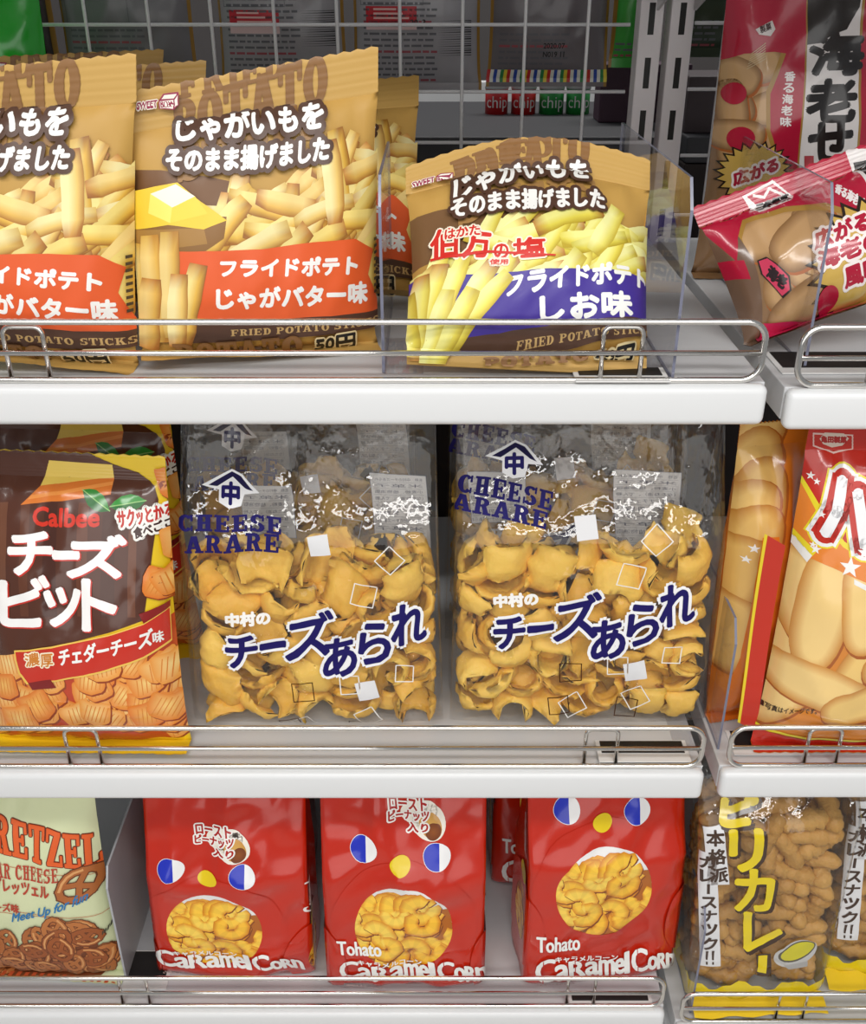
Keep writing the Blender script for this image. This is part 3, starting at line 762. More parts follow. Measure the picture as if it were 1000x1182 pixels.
def salt_art(b):
    a = Art(b.q); rnd = random.Random(8); W, H = b.W*100, b.H*100
    a.poly([(-1, H*.45), (W*.3, H*.45), (W*.5, H*.58), (W*.4, H*.66), (W*.2, H*.70), (-1, H*.72)], (122, 88, 56)); a.up()
    a.slab('FRIED', (524, 206), (640, 180), (520, 188), BRN, (), .05); a.slab('POTATO', (530, 226), (680, 196), (526, 190), BRN, (), .1); a.slab('STICKS', (530, 262), (690, 236), (528, 234), (170, 128, 76), (), .08)
    L0 = a.l
    for k in range(150):
        u = rnd.uniform(-.5, W+.5); top = H*(.66 if u > W*.6 else .58 if u > W*.3 else .42)
        v = rnd.uniform(H*.3, top-.8)
        a.fry((u, v), rnd.uniform(4, 6), rnd.uniform(1.0, 1.4), rnd.choice([rnd.uniform(.1, .6), rnd.uniform(-.4, .2), rnd.uniform(.6, 1.2)]), L0+1, rnd, rnd.uniform(-8, 4), FRYG, rnd.uniform(-.05, .05))
    a.up()
    a.pp([(440, 325), (560, 318), (640, 312), (745, 330), (752, 372), (640, 374), (540, 388), (440, 392)], (66, 46, 148)); a.up()
    a.pp([(440, 392), (540, 388), (640, 374), (752, 372), (755, 390), (640, 402), (540, 406), (440, 412)], DBR); a.up()
    a.slab('FRIED POTATO STICKS', (596, 400), (748, 389), (596, 392), (206, 170, 110))
    a.text('フライドポテト', (584, 342), (741, 336), (585, 318), WH, (), .085); a.text('しお味', (624, 371), (726, 366), (623, 342), WH, (), .1)
    L1 = a.l; a.boxes = []
    for (x, y, L, an) in ((500, 362, 7, 1.4), (517, 358, 8, 1.25), (536, 362, 7.6, 1.02), (552, 360, 6.5, .85), (488, 368, 6.4, 1.55), (505, 386, 6, 1.35), (524, 384, 6, 1.15), (478, 376, 5, 1.7)):
        a.fry(b.q(x, y), L, 1.3, an, L1+1, rnd, 2, FRYG, .03)
    a.up()
    red = (214, 40, 28)
    ol = ((.12, (250, 240, 220)),)
    a.text('伯方', (500, 301), (566, 301), (500, 270), red, ol, .07); a.text('の', (570, 301), (586, 300), (570, 286), red, ol, .04); a.text('塩', (592, 300), (628, 298), (592, 280), red, ol, .06)
    a.text('はかた', (516, 279), (554, 275), (516, 269), red, ol, .03); a.text('使用', (565, 307), (586, 306), (565, 302), red, ol, .02)
    a.poly([b.q(500, 302), b.q(640, 297), b.q(640, 299), b.q(500, 305)], red)
    a.up()
    sub_text(a, 'じゃがいもを', (526, 238), (678, 213), (526, 214), WH, ((.28, DBR),), .085, -.3)
    sub_text(a, 'そのまま揚げました', (524, 256), (694, 246), (523, 235), WH, ((.26, DBR),), .075, .3)
    boxlogo(a, 503, 207, 20, 12, ((476, 221), (501, 215), (476, 214)))
    a.text('50円', (688, 413), (728, 409), (688, 402), (22, 20, 20), ((.12, (230, 210, 160)),), .06)
    a.slab('POTATO', (560, 424), (680, 414), (560, 412), (150, 106, 62), (), .06)
    a.text('写真はイメージです', (474, 432), (540, 430), (474, 428), (40, 30, 24), (), .01)
    return a
ps = Bag((470, 441), (745, 431), (612, 190), ZT, lean=38, dep=.07, seed=12, seal_b=.014, seal_t=.024, crk=.0016, pleat=.003, topw=1.06, slump=-.022, lift=.006, fold=False, roll=5, shear=.1)
bag_s = ps.make('potato_stick_bag', M['gold'], M['gold_seal'], salt_art(ps), M['ink'])
tag(bag_s, 'gold potato stick bag with blue-violet band leaning between two acrylic dividers', 'snack bag')
place_copy(bag_s, 'gold potato stick bag with blue-violet band standing behind the leaning one', (492, 375), (735, 367), ZT, 60, lift=.02)
# ------------------------------------------------------------------ cheese chip bags (middle shelf, left)
def film_mat(name, col, rough=.3, coat=.3, b=.3): return solid(name, col, rough, bmp=(45, b, .0012, 2), var=.04, coat=coat)
M['yellow_film'] = film_mat('yellow_film', (240, 202, 36))
CHP = [((234, 136, 48), (253, 214, 130)), ((228, 122, 40), (250, 196, 104)), ((240, 156, 66), (255, 224, 150))]
def chip(a, c, w, h, ang, base, rnd, pal=CHP):
    ed, mi = rnd.choice(pal); ca, sa = math.cos(ang), math.sin(ang); pts = []
    for i in range(16):
        t = 2*math.pi*i/16; x = abs(math.cos(t))**.45*math.copysign(1, math.cos(t))*w/2*(1+rnd.uniform(-.07, .07)); y = abs(math.sin(t))**.45*math.copysign(1, math.sin(t))*h/2*(1+rnd.uniform(-.07, .07))
        y += .14*w*(2*x/w)**2
        pts.append((c[0]+x*ca-y*sa, c[1]+x*sa+y*ca))
    l = a.free_layer(c, max(w, h)*.62, base)
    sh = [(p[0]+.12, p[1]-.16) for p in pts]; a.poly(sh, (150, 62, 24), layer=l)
    mid = (c[0]-.08*w*sa, c[1]+.08*w)
    n = len(pts); tri = [[mid, pts[i], pts[(i+1) % n]] for i in range(n)]
    a.add(tri, [[lin(mi), lin(ed), lin(ed)]]*n, l+.4)
    for k in range(-2, 4):
        x0 = k*w*.13; p = [(x0-w*.1, -h*.32+.14*w*.1), (x0+w*.06, h*.36)]
        q = [(c[0]+x*ca-y*sa, c[1]+x*sa+y*ca) for x, y in p]; a.stroke(q, .09, (226, 136, 54), layer=l+.7)
    a.l = max(a.l, l+1)
def bit_art(b):
    a = Art(b.q); rnd = random.Random(21)
    a.pp([(-60, 748), (20, 752), (110, 742), (230, 700), (235, 846), (-60, 842)], (196, 66, 34)); a.up()
    for k in range(60):
        x, y = rnd.uniform(-40, 222), rnd.uniform(765, 838); a_ = rnd.uniform(-.5, .6)
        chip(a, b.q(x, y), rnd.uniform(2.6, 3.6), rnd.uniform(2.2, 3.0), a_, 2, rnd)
    a.up()
    pan = [(-60, 520), (100, 522), (133, 536), (160, 545), (179, 561), (183, 576), (179, 616), (172, 670), (166, 715), (80, 742), (20, 754), (-60, 758)]
    a.pp(pan, (84, 44, 28)); a.up()
    for (x, w_, c) in ((30, 10, (98, 54, 34)), (60, 16, (72, 36, 24)), (98, 12, (104, 58, 38)), (128, 16, (76, 40, 26)), (156, 9, (112, 66, 44)), (5, 9, (112, 68, 46)), (-22, 12, (90, 48, 30))):
        a.pp([(x-w_/2, 580), (x+w_/2, 580), (x*.98+w_/2-1, 712), (x*.98-w_/2-1, 712)], c)
    a.up()
    a.pp([(57, 531), (130, 536), (132, 551), (47, 561)], (240, 206, 96)); a.pp([(47, 561), (132, 551), (128, 571), (24, 583)], (222, 122, 44)); a.up()
    a.pp([(36, 572), (130, 556), (130, 560), (32, 577)], (238, 150, 70)); a.up()
    def leaf(x, y, L, w_, an, c1, c2):
        c = b.q(x, y); ca, sa = math.cos(an), math.sin(an); k = b.W*100/235
        up_ = [(c[0]+(t*L)*k*ca-(w_*(1-4*t*t)*.5)*k*sa, c[1]+(t*L)*k*sa+(w_*(1-4*t*t)*.5)*k*ca) for t in (-.5, -.35, -.15, .1, .3, .5)]
        dn_ = [(c[0]+(t*L)*k*ca+(w_*(1-4*t*t)*.5)*k*sa, c[1]+(t*L)*k*sa-(w_*(1-4*t*t)*.5)*k*ca) for t in (-.5, -.35, -.15, .1, .3, .5)]
        a.poly(up_, c1); a.poly(dn_, c2); a.up()
        a.stroke([up_[0], up_[-1]], .08, (150, 200, 120)); a.up()
    leaf(111, 578, 36, 17, -.55, (50, 140, 52), (32, 108, 42)); leaf(148, 581, 40, 17, .16, (56, 150, 58), (34, 112, 44))
    a.text('Calbee', (38, 607), (114, 607), (39, 586), (216, 52, 32), (), .07)
    rd = (206, 52, 40)
    for ch, x0, x1, y0, y1 in (('チ', 12, 60, 662, 617), ('ー', 64, 92, 644, 638), ('ズ', 80, 146, 666, 618), ('ビ', 3, 56, 722, 668), ('ッ', 54, 93, 722, 680), ('ト', 98, 134, 727, 670)):
        a.text(ch, (x0, y0), (x1, y0), (x0, y1), rd, (), .22, px=True); a.text(ch, (x0-1, y0-1), (x1-1, y0-1), (x0-1, y1-1), (252, 250, 248), (), .17)
    # ribbon
    a.pp([(160, 708), (196, 690), (196, 704), (168, 722)], (140, 26, 24)); a.up()
    rib = [(19, 752), (60, 747), (110, 737), (165, 720), (195, 699), (197, 735), (165, 757), (110, 775), (33, 788), (24, 776)]
    a.pp([(x-1.5 if x < 100 else x+1, y-1.8 if i < 5 else y+1.8) for i, (x, y) in enumerate(rib)], (244, 200, 90)); a.up(); a.pp(rib, (204, 48, 32)); a.up()
    a.pp([(33, 788), (60, 783), (66, 792), (38, 796)], (130, 24, 24)); a.up()
    a.text('濃', (31, 769), (46, 767), (30, 754), (214, 130, 40), ((.12, (255, 244, 214)),), .03); a.text('厚', (48, 770), (63, 768), (47, 755), (214, 130, 40), ((.12, (255, 244, 214)),), .03)
    a.text('チェダーチーズ', (70, 767), (175, 743), (69, 748), WH, (), .05, .0); a.text('味', (176, 742), (188, 738), (175, 729), WH, (), .03)
    # speech note
    a.text('サクッとかる〜な', (138, 609), (218, 594), (136, 590), (196, 40, 30), ((.22, (250, 248, 240)),), .05); a.text('食べごこち', (156, 621), (207, 604), (154, 609), (60, 26, 18), ((.2, (250, 248, 240)),), .04)
    a.boxes = []
    chip(a, b.q(208, 627), 3.3, 3.0, .1, a.l+1, rnd); chip(a, b.q(204, 556), 3.2, 2.8, .3, a.l+1, rnd); chip(a, b.q(186, 672), 3, 2.6, -.3, a.l+1, rnd); chip(a, b.q(200, 664), 3, 2.6, .5, a.l+1, rnd)
    return a
pc = Bag((-16, 868), (217, 872), (100, 527), ZM, lean=9, dep=.075, seed=31, seal_b=.022, seal_t=.02, crk=.0016, pleat=.003, topw=.97, shear=-.03)
bag_c = pc.make('cheese_chip_bag', M['yellow_film'], M['yellow_film'], bit_art(pc), M['ink_gloss'])
tag(bag_c, 'glossy yellow and brown cheese chip bag at the left end of the middle shelf', 'snack bag')
place_copy(bag_c, 'shaded yellow and brown cheese chip bag behind the front one, its basil leaf showing', (32, 752), (238, 754), ZM, -4)
place_copy(bag_c, 'shaded yellow cheese chip bag behind at the far left of the middle shelf', (-165, 765), (40, 766), ZM, -3)

# ------------------------------------------------------------------ red curl snack bags (bottom shelf)
M['red_film'] = film_mat('red_film', (196, 36, 10), .22, .5, .45)
PUF = [((222, 138, 20), (255, 204, 66)), ((214, 126, 16), (252, 194, 54)), ((230, 150, 30), (255, 214, 86))]
def curl(a, c, r, w, a0, span, base, rnd, clip=None):
    ed, mi = rnd.choice(PUF); n = 9; l = a.free_layer(c, r+w*.6, base); tri, col = [], []; rows = []
    for i in range(n+1):
        t = a0+span*i/n; ww = w*(1+.10*(i % 2))*(.7 if i in (0, n) else 1)
        rows.append([(c[0]+(r+k*ww/2)*math.cos(t), c[1]+(r+k*ww/2)*math.sin(t)) for k in (1, .3, -.5, -1)])
    def put(rows, cs, l):
        tri, col = [], []
        for i in range(n):
            for k in range(3):
                q = [rows[i][k], rows[i+1][k], rows[i+1][k+1], rows[i][k+1]]; qc = [cs[k], cs[k], cs[k+1], cs[k+1]]
                if i % 2: qc = [tuple(x*.92 for x in z) for z in qc]
                tri += [[q[0], q[1], q[2]], [q[0], q[2], q[3]]]; col += [[qc[0], qc[1], qc[2]], [qc[0], qc[2], qc[3]]]
        tri = np.array(tri); col = np.array(col)
        if clip:
            m = tri.mean(1); k = ((m[:, 0]-clip[0])/clip[2])**2+((m[:, 1]-clip[1])/clip[3])**2 < 1; tri, col = tri[k], col[k]
        if len(tri): a.add(tri, col, l)
    dk = lin((130, 62, 14)); put([[(x+.1, y-.14) for x, y in r_] for r_ in rows], [dk]*4, l)
    put(rows, [lin(ed), lin(mi), lin(mi), lin(ed)], l+.5); a.l = max(a.l, l+1)
def snack_window(a, c, rx, ry, n, rnd, white=True):
    a.ell(c, rx, ry, (240, 238, 236) if white else (170, 90, 20), n=44); a.up()
    if white:
        pts = [(c[0]+rx*math.cos(R(t)), c[1]+ry*math.sin(R(t))) for t in range(148, 393, 7)]; a.poly(pts, (176, 98, 24)); a.up()
    a.boxes = []; base = a.l+1
    for k in range(n):
        t = rnd.uniform(0, 6.28); rr = math.sqrt(rnd.random()); p = (c[0]+rx*.95*rr*math.cos(t), c[1]+ry*.95*rr*math.sin(t))
        if white and p[1] > c[1]+ry*.55: p = (p[0], c[1]+ry*.5)
        curl(a, p, rnd.uniform(.95, 1.3), rnd.uniform(1.35, 1.65), rnd.uniform(0, 6.28), rnd.uniform(3.2, 4.6), base, rnd)
    a.up()
    o = ring_poly(c[0], c[1], rx+2.6, ry+2.6, 0, 360, 44); i_ = ring_poly(c[0], c[1], rx, ry, 0, 360, 44)
    for t in range(44): a.poly([o[t], o[t+1], i_[t+1], i_[t]], (196, 36, 10))
    a.up()
def split_dot(a, c, rx, ry):
    a.ell(c, rx, ry, (246, 246, 246)); a.up()
    pts = [(c[0]+rx*.96*math.cos(R(t)), c[1]+ry*.96*math.sin(R(t))) for t in range(90, 271, 9)]; pts += [(c[0]+rx*.18, c[1]-ry*.95), (c[0]+rx*.18, c[1]+ry*.95)]
    a.poly(pts, (30, 48, 190)); a.up()
def join_art(*arts):
    r = Art()
    for x in arts: r.T += x.T; r.K += x.K; r.L += x.L
    return r
def red_text(a, b, maker=True):
    a.l = LTXT
    if maker: a.text('Tohato', (620, 1096), (669, 1095), (620, 1079), WH, (), .06)
    a.text('キャラメルコーン', (641, 1110), (712, 1105), (641, 1103.5), WH, (), .03)
    for body, x0, x1, h in (('C', 619, 640, 24), ('a', 641, 656, 15), ('R', 657, 675, 17), ('a', 676, 691, 15), ('m', 692, 708, 16), ('e', 709, 719, 16), ('l', 720.5, 725, 21), ('C', 729, 746, 22), ('o', 747, 757, 15), ('R', 758, 767, 17), ('n', 768, 775, 16)):
        y = 1131-(x0-619)*.115; y1 = 1131-(x1-619)*.115
        a.text(body, (x0, y), (x1, y1), (x0, y-h), WH, (), .10)
    a.up()
    for body, x0 in (('C', 626), ('R', 663), ('C', 735)):          # stencil cuts
        y = 1131-(x0-619)*.115; a.stroke(b_ := [a.q(x0, y+1), a.q(x0+1, y-23)], .09, (192, 30, 20))
    a.up()
    a.text('※写真はイメージです', (620, 1139), (664, 1136), (620, 1134), (240, 200, 190), (), .0)
    return a
def red_art(b, part):
    a = Art(b.q); rnd = random.Random(5); W, H = b.W*100, b.H*100; k = W/174
    if part != 'face': return red_text(a, b, part == 'text')
    snack_window(a, b.q(698, 1031), 53*k, 59*k, 36, rnd)
    for x in (654, 735): split_dot(a, b.q(x, 934), 14.5*k, 15*k)
    a.ell(b.q(695, 947.5), 11*k, 9.6*k, (236, 206, 20)); a.up()
    # roasted peanut note near the top
    c = a.q(724, 893); a.ell(c, 1.7, 2.0, (246, 240, 226), .3); a.ell((c[0]-.9, c[1]+1.0), 1.9, 1.5, (246, 240, 226)); a.up()
    a.ell((c[0]+.2, c[1]-.3), 1.1, 1.5, (226, 178, 92), .3, (206, 150, 70)); a.up(); a.ell((c[0]+.5, c[1]-.9), .75, 1.0, (150, 84, 36), -.4, (120, 60, 26)); a.up()
    a.text('ロースト', (682, 882), (722, 878), (682, 870), (176, 26, 22), ((.16, (250, 246, 240)),), .05)
    a.text('ピーナッツ', (680, 896), (724, 891), (680, 883), (176, 26, 22), ((.16, (250, 246, 240)),), .05); a.text('入り', (702, 909), (724, 906), (702, 897), (176, 26, 22), ((.16, (250, 246, 240)),), .05)
    # gusset sides
    sd = b.dep*b.prm['kk']*100
    for s_ in (-1, 1):
        cx = -sd*.5 if s_ < 0 else W+sd*.5
        snack_window(a, (cx-.3*s_, H*.29), sd*.33, H*.13, 9, rnd, False)
        a.ell((cx-.8*s_, H*.50), 1.25, 1.2, (232, 208, 20)); a.up()
        for r_ in range(3): a.poly([(cx-.8*s_-.7, H*.5+.45-r_*.45), (cx-.8*s_+.7, H*.5+.45-r_*.45), (cx-.8*s_+.7, H*.5+.28-r_*.45), (cx-.8*s_-.7, H*.5+.28-r_*.45)], (170, 120, 20))
        a.up()
        p0 = (cx-1.3*s_*1, H*.56) if s_ > 0 else (cx+1.0, H*.78)
        a.text('Caramel', p0, (p0[0]+.3*s_, p0[1]+5.0*s_), (p0[0]-1.4*s_, p0[1]+.1), (244, 236, 232), (), .05, px=False)
    return a
pr3 = Bag((606, 1150), (777, 1130), (690, 900), ZL, lean=2, kind='gusset', dep=.085, H=.286, seed=53, seal_t=.02, crk=.0034, crs=14, pleat=.003, topw=.98, tfill=.6, kk=.78)
art3 = red_art(pr3, 'face'); LTXT = art3.l+1; txt3 = red_art(pr3, 'text'); txt1 = red_art(pr3, 'short'); L_RED = 'red glossy curl snack bag with blue and yellow spots'
b3 = pr3.make('red_snack_bag', M['red_film'], M['red_film'], join_art(art3, txt3), M['ink_gloss']); tag(b3, 'red glossy snack bag turned to show its left side, rightmost of the three front ones', 'snack bag')
pr1 = Bag((184, 1138), (361, 1138), (260, 900), ZL, lean=4, kind='gusset', dep=.085, H=.272, seed=77, seal_t=.02, crk=.0052, crs=12, pleat=.004, topw=1.0, tfill=.5, kk=.8)
k1 = pr1.W/pr3.W
o1 = (pr1.q(238, 1020)[0]-art3.q(695, 947.5)[0]*k1, pr1.q(238, 1020)[1]-art3.q(695, 947.5)[1])
b1 = pr1.make('red_snack_bag', M['red_film'], M['red_film'], join_art(art3.shifted(o1[0], pr1.q(238, 1020)[1]-art3.q(695, 947.5)[1]*.84, k1, .84), txt1.shifted(o1[0]+.2, pr1.q(270, 1115)[1]-art3.q(697, 1122)[1]*.8, k1, .8)), M['ink_gloss']); tag(b1, 'red glossy snack bag beside the grey divider, leftmost of the three front ones', 'snack bag')
pr2 = Bag((380, 1151), (557, 1149), (460, 900), ZL, lean=4, kind='gusset', dep=.085, H=.278, seed=91, seal_t=.02, crk=.0046, crs=13, pleat=.004, topw=1.02, tfill=.55, kk=.8)
k2 = pr2.W/pr3.W
o2 = (pr2.q(462, 1000)[0]-art3.q(695, 947.5)[0]*k2, pr2.q(462, 1000)[1]-art3.q(695, 947.5)[1])
b2 = pr2.make('red_snack_bag', M['red_film'], M['red_film'], join_art(art3.shifted(o2[0], o2[1], k2, 1), txt3.shifted(o2[0]-.15, pr2.q(465, 1128)[1]-art3.q(697, 1122)[1]*.85, k2, .85)), M['ink_gloss']); tag(b2, 'red glossy snack bag in the middle of the three front ones', 'snack bag')
for src, lab, bl, br in ((b1, 'red snack bag in shadow behind the leftmost front one', (205, 1030), (350, 1030)), (b2, 'red snack bag in shadow behind the middle front one', (385, 1035), (535, 1035)), (b3, 'red snack bag in shadow behind the rightmost front one', (575, 1035), (722, 1030))):
    c = place_copy(src, lab, bl, br, ZL, 1, depth=.05)

# ------------------------------------------------------------------ pretzel bag
M['cream_film'] = film_mat('cream_film', (216, 222, 178), .38, .2)
def pretzel(a, c, r, an, base, rnd, w=.55, tone=0):
    cols = [(176, 102, 50), (160, 86, 40), (190, 116, 60)]; cc = tuple(max(0, x+tone) for x in rnd.choice(cols)); l = a.free_layer(c, r*1.1, base); ca, sa = math.cos(an), math.sin(an)
    def tr(x, y): return (c[0]+x*ca-y*sa, c[1]+x*sa+y*ca)
    lp = [tr(1.05*r*math.cos(t)*(1+.1*math.cos(2*t)), .8*r*math.sin(t)) for t in [2*math.pi*i/14 for i in range(14)]]
    a.stroke(lp, w*1.25, (104, 52, 24), True, layer=l); a.stroke([tr(-.5*r, -.7*r), tr(.1*r, .1*r), tr(.7*r, .45*r)], w, (104, 52, 24), layer=l); a.stroke([tr(.5*r, -.7*r), tr(-.1*r, .1*r), tr(-.7*r, .45*r)], w, (104, 52, 24), layer=l)
    a.stroke(lp, w*.9, cc, True, layer=l+.4); a.stroke([tr(-.5*r, -.7*r), tr(.1*r, .1*r), tr(.7*r, .45*r)], w*.75, cc, layer=l+.4); a.stroke([tr(.5*r, -.7*r), tr(-.1*r, .1*r), tr(-.7*r, .45*r)], w*.75, cc, layer=l+.5)
    a.stroke(lp[2:7], w*.35, (222, 160, 100), layer=l+.8); a.l = max(a.l, l+1)
def pretzel_art(b):
    a = Art(b.q); rnd = random.Random(2); rb = (186, 66, 44)
    a.slab('PRETZEL', (-24, 973), (121, 994), (-25, 929), (230, 98, 40), ((.1, (112, 46, 26)),), .05)
    for (x0, y0, x1, y1) in ((-60, 974, 121, 1001), (-60, 1024, 128, 1046), (-60, 1036, 66, 1058)): a.stroke([b.q(x0, y0), b.q(x1, y1)], .06, (196, 110, 70)); a.up()
    a.slab('CHEDDAR CHEESE', (-42, 1001), (67, 1019), (-43, 984), rb, (), .0)
    a.text('プレッツェル', (-6, 1025), (57, 1037), (-7, 1009), rb, (), .05); a.text('チーズ味', (-16, 1049), (23, 1053), (-17, 1039), rb, (), .04)
    pretzel(a, b.q(91, 1021), 1.9, .5, a.l+1, rnd, .75)
    a.text('Meet Up for fun', (14, 1066), (99, 1042), (16, 1053), (40, 120, 178), (), .03)
    a.boxes = []; base = a.l+1
    a.pp([(-80, 1085), (60, 1085), (85, 1072), (112, 1085), (126, 1118), (118, 1130), (-80, 1124)], (120, 62, 30)); a.up()
    for k in range(70):
        x = rnd.uniform(-70, 122); y = rnd.uniform(1080 if x < 55 else 1072 if x < 100 else 1095, 1122); pretzel(a, b.q(x, y), rnd.uniform(1.0, 1.5), rnd.uniform(0, 6), base, rnd)
    a.up()
    for k in range(26): x = -76+k*8.4; a.pp([(x, 1122+k*.5), (x+4.5, 1122+k*.5), (x+3.5, 1128+k*.5), (x-1, 1128+k*.5)], (196, 84, 44))
    for k in range(6): a.pp([(118+k*2, 1076-k*2.4), (119.4+k*2, 1075-k*2.4), (120+k*2, 1070-k*2.4), (118.6+k*2, 1071-k*2.4)], (70, 70, 56))
    return a
pp_ = Bag((-74, 1120), (142, 1135), (40, 900), ZL, lean=5, dep=.07, H=.282, seed=15, seal_b=.016, seal_t=.02, crk=.0014, pleat=.0025, topw=.96)
tag(pp_.make('pretzel_bag', M['cream_film'], M['cream_film'], pretzel_art(pp_), M['ink']), 'pale green pretzel bag with orange lettering at the left end of the bottom shelf', 'snack bag')
# ------------------------------------------------------------------ puffs and sticks
def puff_mesh(k):
    """a curled, ragged puff: a thick sheet rolled around an axis, or a dome"""
    rnd = random.Random(100+k); n, m = 15, 9
    Lx = [.060, .054, .044, .066, .042, .052, .046, .056][k]; Wd = [.028, .032, .036, .022, .036, .030, .038, .034][k]
    span = R([235, 170, 80, 290, 60, 200, 120, 140][k]); twist = rnd.uniform(-.35, .35); t = [.0066, .0074, .012, .0064, .016, .0074, .009, .0074][k]
    ro = Lx/span; vs = []; ox = rnd.uniform(0, 99)
    def P(u, v, s):
        e = max(0, 1-abs(2*u-1)**5)**.5*max(0, 1-abs(2*v-1)**4)**.5
        rag = 1+.34*noise.noise(Vector((u*3+ox, v*2, 1)))
        w = (v-.5)*Wd*rag*(1+.3*noise.noise(Vector((u*4, ox, 3))))
        a = (u-.5)*span+twist*(v-.5)
        dome = (.006 if k in (2, 4, 6) else .0025)*(1-(2*v-1)**2)
        nz = .0018*noise.noise(Vector((u*9+ox, v*6, s*3)))+.0020*noise.noise(Vector((u*22+ox, v*14, s*5)))
        r = ro+s*t/2*e+dome+nz+.0035*noise.noise(Vector((u*3.2+ox, v*2.4, 7)))
        return Vector((r*math.sin(a), w, r*math.cos(a)-ro*.75))
    bm = bmesh.new(); top = [[bm.verts.new(P(i/n, j/m, 1)) for j in range(m+1)] for i in range(n+1)]; bot = [[bm.verts.new(P(i/n, j/m, -1)) for j in range(m+1)] for i in range(n+1)]
    for i in range(n):
        for j in range(m):
            bm.faces.new((top[i][j], top[i+1][j], top[i+1][j+1], top[i][j+1])); bm.faces.new((bot[i][j], bot[i][j+1], bot[i+1][j+1], bot[i+1][j]))
    bmesh.ops.remove_doubles(bm, verts=bm.verts, dist=.0002)
    ed = [e for e in bm.edges if len(e.link_faces) == 1]
    if ed: bmesh.ops.bridge_loops(bm, edges=ed) if False else bmesh.ops.holes_fill(bm, edges=ed, sides=0)
    c = sum((v.co for v in bm.verts), Vector())/len(bm.verts)
    for v in bm.verts: v.co -= c
    bmesh.ops.recalc_face_normals(bm, faces=bm.faces)
    return bm_mesh(bm, 'cheese_puff', True)
def stick_mesh(k):
    rnd = random.Random(300+k); n, m = 16, 12; L = [.058, .066, .05, .07, .06][k]; r0 = [.0098, .009, .0104, .0094, .0102][k]; ox = rnd.uniform(0, 99); bend = rnd.uniform(-.006, .006)
    bm = bmesh.new(); rings = []
    for i in range(n+1):
        u = i/n; e = (1-abs(2*u-1)**6)**.5 if 0 < u < 1 else .25
        rings.append([bm.verts.new(((u-.5)*L, 0, 0)) for _ in range(m)])
        for j, v in enumerate(rings[-1]):
            a = 2*math.pi*j/m; d = Vector((u*7+ox, math.cos(a), math.sin(a)))
            r = r0*e*(1+.36*noise.noise(d*1.4)+.26*noise.noise(d*3.3))
            v.co = ((u-.5)*L, r*math.cos(a)+bend*(1-(2*u-1)**2), r*math.sin(a))
    for i in range(n):
        for j in range(m): bm.faces.new((rings[i][j], rings[i+1][j], rings[i+1][(j+1) % m], rings[i][(j+1) % m]))
    bm.faces.new(rings[0]); bm.faces.new(rings[-1][::-1]); bmesh.ops.recalc_face_normals(bm, faces=bm.faces)
    return bm_mesh(bm, 'curry_stick', True)
def crunch(name, c1, c2, bs=.5):
    m, nt, o = new_mat(name); p = nd(nt, 'ShaderNodeBsdfPrincipled', Roughness=.58)
    oi = nd(nt, 'ShaderNodeObjectInfo'); tc = nd(nt, 'ShaderNodeTexCoord'); t = nd(nt, 'ShaderNodeTexNoise', Scale=60, Detail=4.0); nt.links.new(tc.outputs['Object'], t.inputs['Vector'])
    ad = nd(nt, 'ShaderNodeMath', operation='MULTIPLY_ADD'); ad.inputs[1].default_value = .45; nt.links.new(oi.outputs['Random'], ad.inputs[0])
    sc = nd(nt, 'ShaderNodeMath', operation='MULTIPLY'); sc.inputs[1].default_value = .6; nt.links.new(t.outputs['Fac'], sc.inputs[0]); nt.links.new(sc.outputs[0], ad.inputs[2])
    mx = nd(nt, 'ShaderNodeMix', data_type='RGBA'); mx.inputs[6].default_value = (*lin(c1), 1); mx.inputs[7].default_value = (*lin(c2), 1)
    nt.links.new(ad.outputs[0], mx.inputs[0]); nt.links.new(mx.outputs[2], p.inputs['Base Color'])
    p.inputs['Subsurface Weight'].default_value = .12; p.inputs['Subsurface Radius'].default_value = (.006, .003, .001); p.inputs['Subsurface Scale'].default_value = 1
    b = bump(nt, 240, bs, .0014, 3.0); nt.links.new(b.outputs[0], p.inputs['Normal']); nt.links.new(p.outputs[0], o.inputs[0]); return m
M['puff'] = crunch('puff_crust', (226, 164, 42), (249, 211, 98)); M['stick'] = crunch('stick_crust', (172, 122, 48), (214, 166, 86), 1.0)
